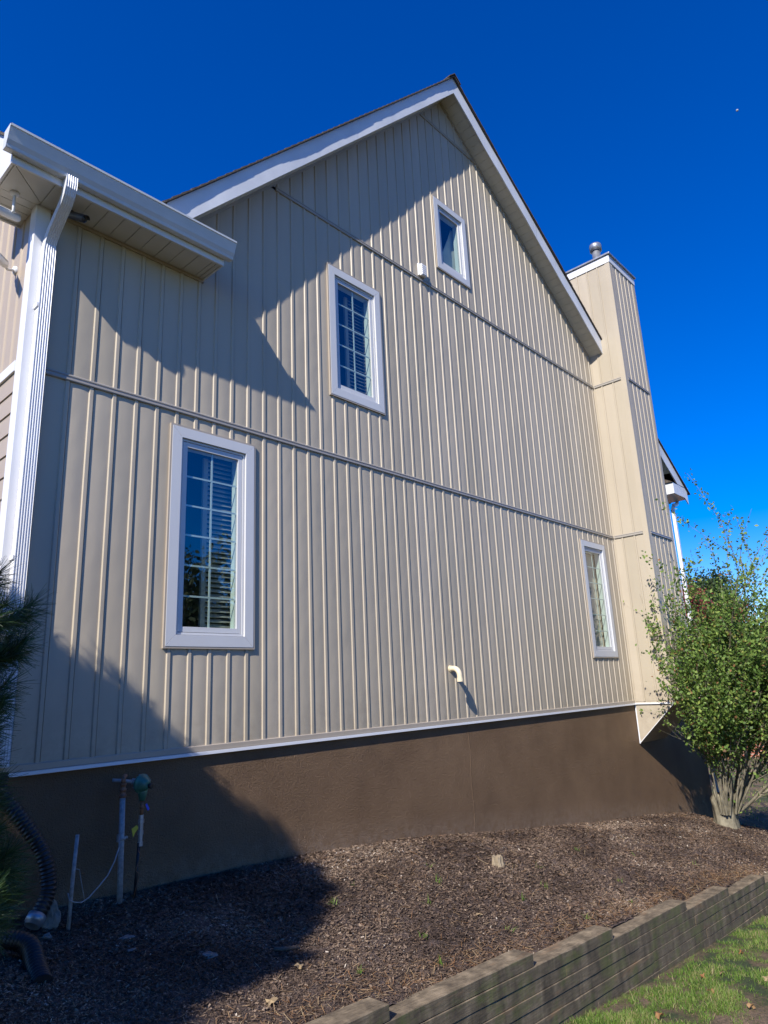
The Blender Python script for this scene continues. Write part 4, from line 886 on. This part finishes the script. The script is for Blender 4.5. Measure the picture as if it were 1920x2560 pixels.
# large multi-stemmed bush at the chimney
bx, by = 11.20, -1.02; bz = float(bed_z(bx, by))
b = empty('bush', (bx, by, bz)); tag(b, 'tall multi-stemmed green bush with pale trunk in front of the chimney base', 'bush')
mb = MB(); ring = []
for j, (h, rr) in enumerate([(-0.15, 0.23), (0.0, 0.195), (0.12, 0.18), (0.28, 0.185), (0.42, 0.20), (0.52, 0.13)]):
    ring.append(mb.vs([(bx+rr*(1+0.14*math.sin(k*1.7+j*0.3)+0.06*math.sin(k*3.9))*math.cos(k*0.349), by+rr*(1+0.14*math.sin(k*1.7+j*0.3))*math.sin(k*0.349), bz+h) for k in range(18)]))
for i in range(5):
    for k in range(18): mb.face((ring[i]+k, ring[i]+(k+1) % 18, ring[i+1]+(k+1) % 18, ring[i+1]+k), True)
mb.face([ring[5]+k for k in range(18)]); mb.build('trunk', m_bark, b)
paths = []; tips = []
stems = [((-0.22, -0.10), (-0.30, -0.12, 1), 2.9, 0.035), ((-0.20, -0.05), (-0.40, -0.10, 1), 2.8, 0.03), ((-0.18, 0.0), (-0.20, 0.0, 1), 3.0, 0.035), ((-0.15, -0.14), (-0.42, -0.26, 1), 2.7, 0.03), ((-0.2, -0.08), (-0.33, -0.06, 1.0), 2.9, 0.03),
         ((0.0, -0.18), (-0.26, -0.42, 1), 2.7, 0.035), ((-0.2, -0.06), (-0.38, -0.14, 1.1), 3.0, 0.03), ((0.10, -0.15), (0.02, -0.75, 1), 2.6, 0.075), ((0.15, -0.05), (0.30, -0.50, 1), 2.6, 0.05), ((0.12, 0.02), (0.22, -0.20, 1), 2.8, 0.045),
         ((0.18, -0.1), (0.6, -0.6, 1), 2.3, 0.04), ((0.05, -0.2), (-0.36, -0.70, 1.1), 2.2, 0.035), ((0.1, -0.2), (0.1, -1.1, 1), 2.4, 0.045), ((-0.05, -0.2), (-0.46, -0.32, 1), 2.4, 0.03), ((0.1, -0.2), (0.5, -1.2, 0.9), 2.4, 0.04), ((-0.2, -0.1), (-0.48, -0.12, 1.1), 2.2, 0.025),
         ((0.0, -0.1), (-0.30, -0.32, 1), 2.9, 0.035), ((-0.2, -0.1), (-0.36, -0.04, 1.0), 2.4, 0.022), ((-0.18, -0.1), (-0.44, -0.20, 1.0), 2.7, 0.022), ((-0.2, -0.15), (-0.40, -0.26, 1.1), 2.5, 0.025), ((-0.18, -0.12), (-0.34, -0.18, 1.0), 2.4, 0.022), ((-0.2, -0.1), (-0.30, -0.12, 1.0), 2.0, 0.022), ((-0.2, -0.02), (-0.26, 0.0, 1.0), 2.3, 0.022), ((-0.2, -0.1), (-0.12, -0.06, 1.0), 2.6, 0.022)]
for k, (o_, d_, L_, r_) in enumerate(stems): grow(paths, tips, (bx+o_[0], by+o_[1], bz+0.2), d_, L_*(0.98 if d_[0] < -0.25 else 0.86), r_*0.62, 2, 0.55, 0.35, (9, 6), 100+k)
for k, (o_, d_, L_) in enumerate([((0.0, -0.15), (-0.02, -0.20, 1), 4.4), ((0.05, -0.2), (0.0, -0.30, 1), 3.9), ((0.1, -0.2), (0.02, -0.50, 1), 3.5)]):
    grow(paths, tips, (bx+o_[0], by+o_[1], bz+0.3), d_, L_, 0.034, 1, 0.5, 0.2, (13,), 400+k)
def keep_(q): return min(v_.x for v_ in q) > 9.45 and not any(v_.x < 10.3 and v_.y > -0.45 for v_ in q)
tips = [t_ for t_ in tips if keep_(t_[0])]
paths = [q for q in paths if min(v_.x for v_ in q[0]) > 9.45 and not any(v_.x < 10.3 and v_.y > -0.45 for v_ in q[0])]
branches('stem', paths, m_bark, b)
V, F, n_ = leaf_cloud(tips, 58, 0.032, 0.045, 1, 0.62, house_free)
z01 = V.reshape(-1, 4, 3)[:, 0, 2]
np_mesh('foliage', V, F, m_leafb, b, np.clip(rng.normal(0.45, 0.24, n_)+(rng.random(n_) > 0.96)*0.5, 0, 1))
def plant(name, label, cat, base, stems, L, r, kids, leafmat, bark, per_m, size, jit, spread=0.6, up=0.3, mean=0.45, maxd=1, seed=1, group=None, lean=0.5, trunk_h=0.0, depth=2):
    e = empty(name, base); tag(e, label, cat, group); paths = []; tips = []; rr = random.Random(seed)
    top = Vector(base)+Vector((0, 0, trunk_h))
    if trunk_h: mb = MB(); mb.tube([Vector(base)-Vector((0, 0, 0.2)), Vector(base)+Vector((0.05*trunk_h, 0, trunk_h*0.5)), top+Vector((0, 0, 0.2))], [r*2.6, r*2.0, r*1.5], 9); mb.build('trunk', bark, e)
    for k in range(stems):
        a = 2*math.pi*(k+rr.random()*0.6)/stems; le = lean*rr.uniform(0.5, 1.3); grow(paths, tips, top, (le*math.cos(a), le*math.sin(a), 1), L*rr.uniform(0.8, 1.15), r, depth, spread, up, kids, seed*77+k)
    branches('branches', paths, bark, e, 1)
    V, F, n_ = leaf_cloud(tips, per_m, size, jit, maxd, 0.65)
    np_mesh('crown', V, F, leafmat, e, np.clip(rng.normal(mean, 0.25, n_), 0, 1)); return e
plant('shrub', 'open low shrub with thin dark stems right of the bush trunk', 'shrub', (12.9, -2.35, float(lawn_z(12.9, -2.35))), 9, 1.3, 0.018, (4, 3), m_leafb, m_barkd, 30, 0.024, 0.03, seed=3, lean=0.6)
plant('shrub', 'dense green shrub behind the big bush', 'shrub', (15.6, -2.9, float(lawn_z(15.6, -2.9))), 12, 2.2, 0.03, (7, 5), m_leafb, m_barkd, 55, 0.034, 0.06, seed=5, lean=0.65)
plant('shrub', 'dark green shrub far right behind the big bush', 'shrub', (14.0, -3.4, float(lawn_z(14.0, -3.4))), 12, 2.0, 0.03, (7, 5), m_leafd, m_barkd, 60, 0.034, 0.06, seed=6, lean=0.65)
gz_ = float(lawn_z(60, 10))
plant('oak_tree', 'round dark green tree showing above the bush', 'tree', (60, 13.6, gz_), 10, 3.3, 0.10, (8, 6), m_leafd, m_barkd, 70, 0.13, 0.35, seed=11, lean=0.8, trunk_h=6.6, up=0.1)
plant('maple_tree', 'red-leaved tree beside the white downspout', 'tree', (40, 8.6, float(lawn_z(40, 8))), 8, 3.4, 0.08, (8, 6), m_leafr, m_barkd, 60, 0.09, 0.2, seed=12, lean=0.6, trunk_h=3.2)
BG = [(85, 8, 5.2, 'grey-green hazy tree at the right edge'), (88, 14.5, 4.6, 'muted tree low between bush and round tree'), (92, 20, 5.0, 'muted tree behind the red brick house'), (95, 2, 5.6, 'grey-green tree beyond the right frame edge'), (98, -6, 5.6, 'outermost far tree to the right')]
for k, (a, c_, L_, lab) in enumerate(BG):
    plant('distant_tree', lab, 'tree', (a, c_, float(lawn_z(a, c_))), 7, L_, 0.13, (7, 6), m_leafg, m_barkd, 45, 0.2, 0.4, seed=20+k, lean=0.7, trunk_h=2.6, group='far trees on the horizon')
# trees across the lawn, seen mirrored in the lower windows
plant('yard_tree', 'leafy yard tree opposite the house mirrored in the large window', 'tree', (8.2, -11.0, float(lawn_z(8.2, -11))), 9, 3.4, 0.07, (7, 5), m_leafd, m_barkd, 30, 0.075, 0.15, seed=41, lean=0.6, trunk_h=1.6, group='yard trees opposite the house')
plant('yard_tree', 'taller yard tree further along opposite the house', 'tree', (12.5, -13.0, float(lawn_z(12.5, -13))), 9, 3.8, 0.08, (7, 5), m_leafd, m_barkd, 30, 0.08, 0.18, seed=42, lean=0.6, trunk_h=2.0, group='yard trees opposite the house')

# red brick house behind the bush
h2 = empty('brick_house', (30, 4, -3.0)); tag(h2, 'low red brick house glimpsed through the bush', 'house')
h2.rotation_euler = (0, 0, 0)
mb = MB(); mb.box(29, 39, 2.6, 9.6, -3.2, 1.75); mb.build('wall', m_brick, h2)
mb = MB(); mb.prism([(28.6, 2.2, 1.72), (39.5, 2.2, 1.72), (39.5, 6.1, 2.25), (28.6, 6.1, 2.25)], (0, 0, 0.10)); mb.prism([(28.6, 10.0, 1.72), (39.5, 10.0, 1.72), (39.5, 6.1, 2.25), (28.6, 6.1, 2.25)], (0, 0, 0.10)); mb.build('roof', m_shingle, h2)
mb = MB(); mb.prism([(28.99, 2.6, 1.75), (28.99, 9.6, 1.75), (28.99, 6.1, 2.23)], (0.1, 0, 0)); mb.build('gable', m_brick, h2)
for yy in (3.2, 7.2):
    w = empty('window', (29, yy, -0.6), h2); mb = MB(); mb.box(28.93, 29.0, yy, yy+1.2, -0.9, 0.7); mb.build('window_frame', m_white, w); mb = MB(); mb.box(28.91, 28.93, yy+0.1, yy+1.1, -0.8, 0.6); mb.build('pane', m_black, w)

# pine at the left edge
pinex, piney = -1.75, -1.60; pz = float(bed_z(pinex, piney))
p = empty('pine_tree', (pinex, piney, pz)); tag(p, 'young pine with long needles at the left edge of the picture', 'tree')
mb = MB(); mb.tube([(pinex, piney, pz-0.1), (pinex+0.02, piney, pz+1.2), (pinex, piney+0.02, pz+3.0)], [0.06, 0.045, 0.012], 10); mb.build('trunk', m_barkd, p)
bp_ = []; tufts = []; rr = random.Random(5)
def pine_r(h):   # crown radius by height above ground
    return float(np.interp(h, [0.25, 0.45, 0.8, 1.1, 1.35, 1.7, 2.3, 2.95, 3.3, 3.55], [1.0, 1.25, 1.32, 1.22, 1.15, 1.22, 1.18, 1.15, 1.05, 0.75]))
nb = 330
for k in range(nb):
    h = 0.38+3.12*(k+rr.random())/nb; a = k*2.39996+rr.uniform(-0.3, 0.3); R_ = pine_r(h)*rr.uniform(0.75, 1.0)-0.10; q_ = rr.uniform(0.8, 1.0)
    fx_ = float(np.interp(h, [0.3, 0.65, 1.05, 1.4, 1.8, 2.2, 3.4], [0.98, 1.06, 0.84, 0.88, 1.03, 0.62, 0.42]))*q_/max(R_, 0.3) if math.cos(a) > 0 else 1.0
    s_ = Vector((pinex, piney, pz+h*0.92)); dy_ = 0.30*min(1, max(0, (h-2.6)/0.6)); ye_ = piney+dy_+R_*(0.84 if math.sin(a) < 0 else 1.0)*math.sin(a); e_ = Vector((pinex+R_*fx_*math.cos(a), ye_, pz+h+0.05-(0.30*max(0, -1.25-ye_) if h > 2.0 else 0)))
    m1 = s_.lerp(e_, 0.5)+Vector((0, 0, -0.04)); pts = [s_, m1, e_, e_+Vector((0.06*math.cos(a), 0.06*math.sin(a), 0.07))]
    bp_.append((pts, [0.016, 0.011, 0.007, 0.004], 1))
    for t in np.linspace(0.25, 1.0, 9):
        q = (s_.lerp(m1, t*2) if t < 0.5 else m1.lerp(e_, t*2-1)); ax = (e_-s_).normalized()
        tufts.append((q, ax))
        if t > 0.4:
            for sgn in (-1, 1):
                sd = ax.cross(Vector((0, 0, 1))).normalized()*sgn; q2 = q+(sd*0.8+ax*0.6).normalized()*(0.30*(1.05-t)+0.05); bp_.append(([q, q2], [0.006, 0.003], 0)); tufts.append((q2, (sd*0.5+ax+Vector((0, 0, 0.2))).normalized()))
                tufts.append((q.lerp(q2, 0.5), (sd*0.5+ax+Vector((0, 0, 0.2))).normalized()))
    tufts.append((pts[-1], (ax+Vector((0, 0, 0.6))).normalized())); tufts.append((pts[-1], (ax+Vector((0, 0, 0.6))).normalized()))
def zmax_(y): return float(np.interp(y, [-3, -2.5, -1.75, -1.35, -1.0, -0.4], [1.85, 2.00, 2.08, 2.20, 2.42, 2.42]))
tufts = [t_ for t_ in tufts if t_[0].z < zmax_(t_[0].y)-0.07]; bp_ = [q for q in bp_ if q[0][-1].z < zmax_(q[0][-1].y)]
branches('branches', bp_, m_barkd, p)
TQ = np.array([t[0] for t in tufts]); TA = np.array([t[1] for t in tufts]); K = 52
c_ = np.repeat(TQ, K, 0); a_ = np.repeat(TA, K, 0); n_ = len(c_); c_ = c_+a_*rng.uniform(-0.05, 0.04, (n_, 1))
dv = unit(a_*0.9+unit(rng.normal(0, 1, (n_, 3)))*0.85); ln = rng.uniform(0.08, 0.14, (n_, 1)); sd = unit(np.cross(dv, rng.normal(0, 1, (n_, 3))))*0.0015
V = np.empty((n_, 4, 3), np.float32); V[:, 0] = c_-sd; V[:, 1] = c_+sd; tip = c_+dv*ln+np.array([0, 0, -0.006]); V[:, 2] = tip+sd*0.4; V[:, 3] = tip-sd*0.4
np_mesh('needles', V.reshape(-1, 3), np.arange(n_*4).reshape(n_, 4), m_needle, p, np.clip(rng.normal(0.5, 0.2, n_), 0, 1))['kind'] = 'stuff'

# faint daytime moon
bm = bmesh.new(); bmesh.ops.create_uvsphere(bm, u_segments=24, v_segments=16, radius=2.4); me = bpy.data.meshes.new('moon'); bm.to_mesh(me); bm.free()
o = link('moon', me, None, m_moon); dirm = (_f*1690.8+_r*(1843-960)-_u*(276-1280)).normalized(); o.location = Vector(cam.location)+dirm*1800
o.scale = (1, 1, 1); tag(o, 'tiny pale daytime moon high in the blue sky on the right', 'moon')
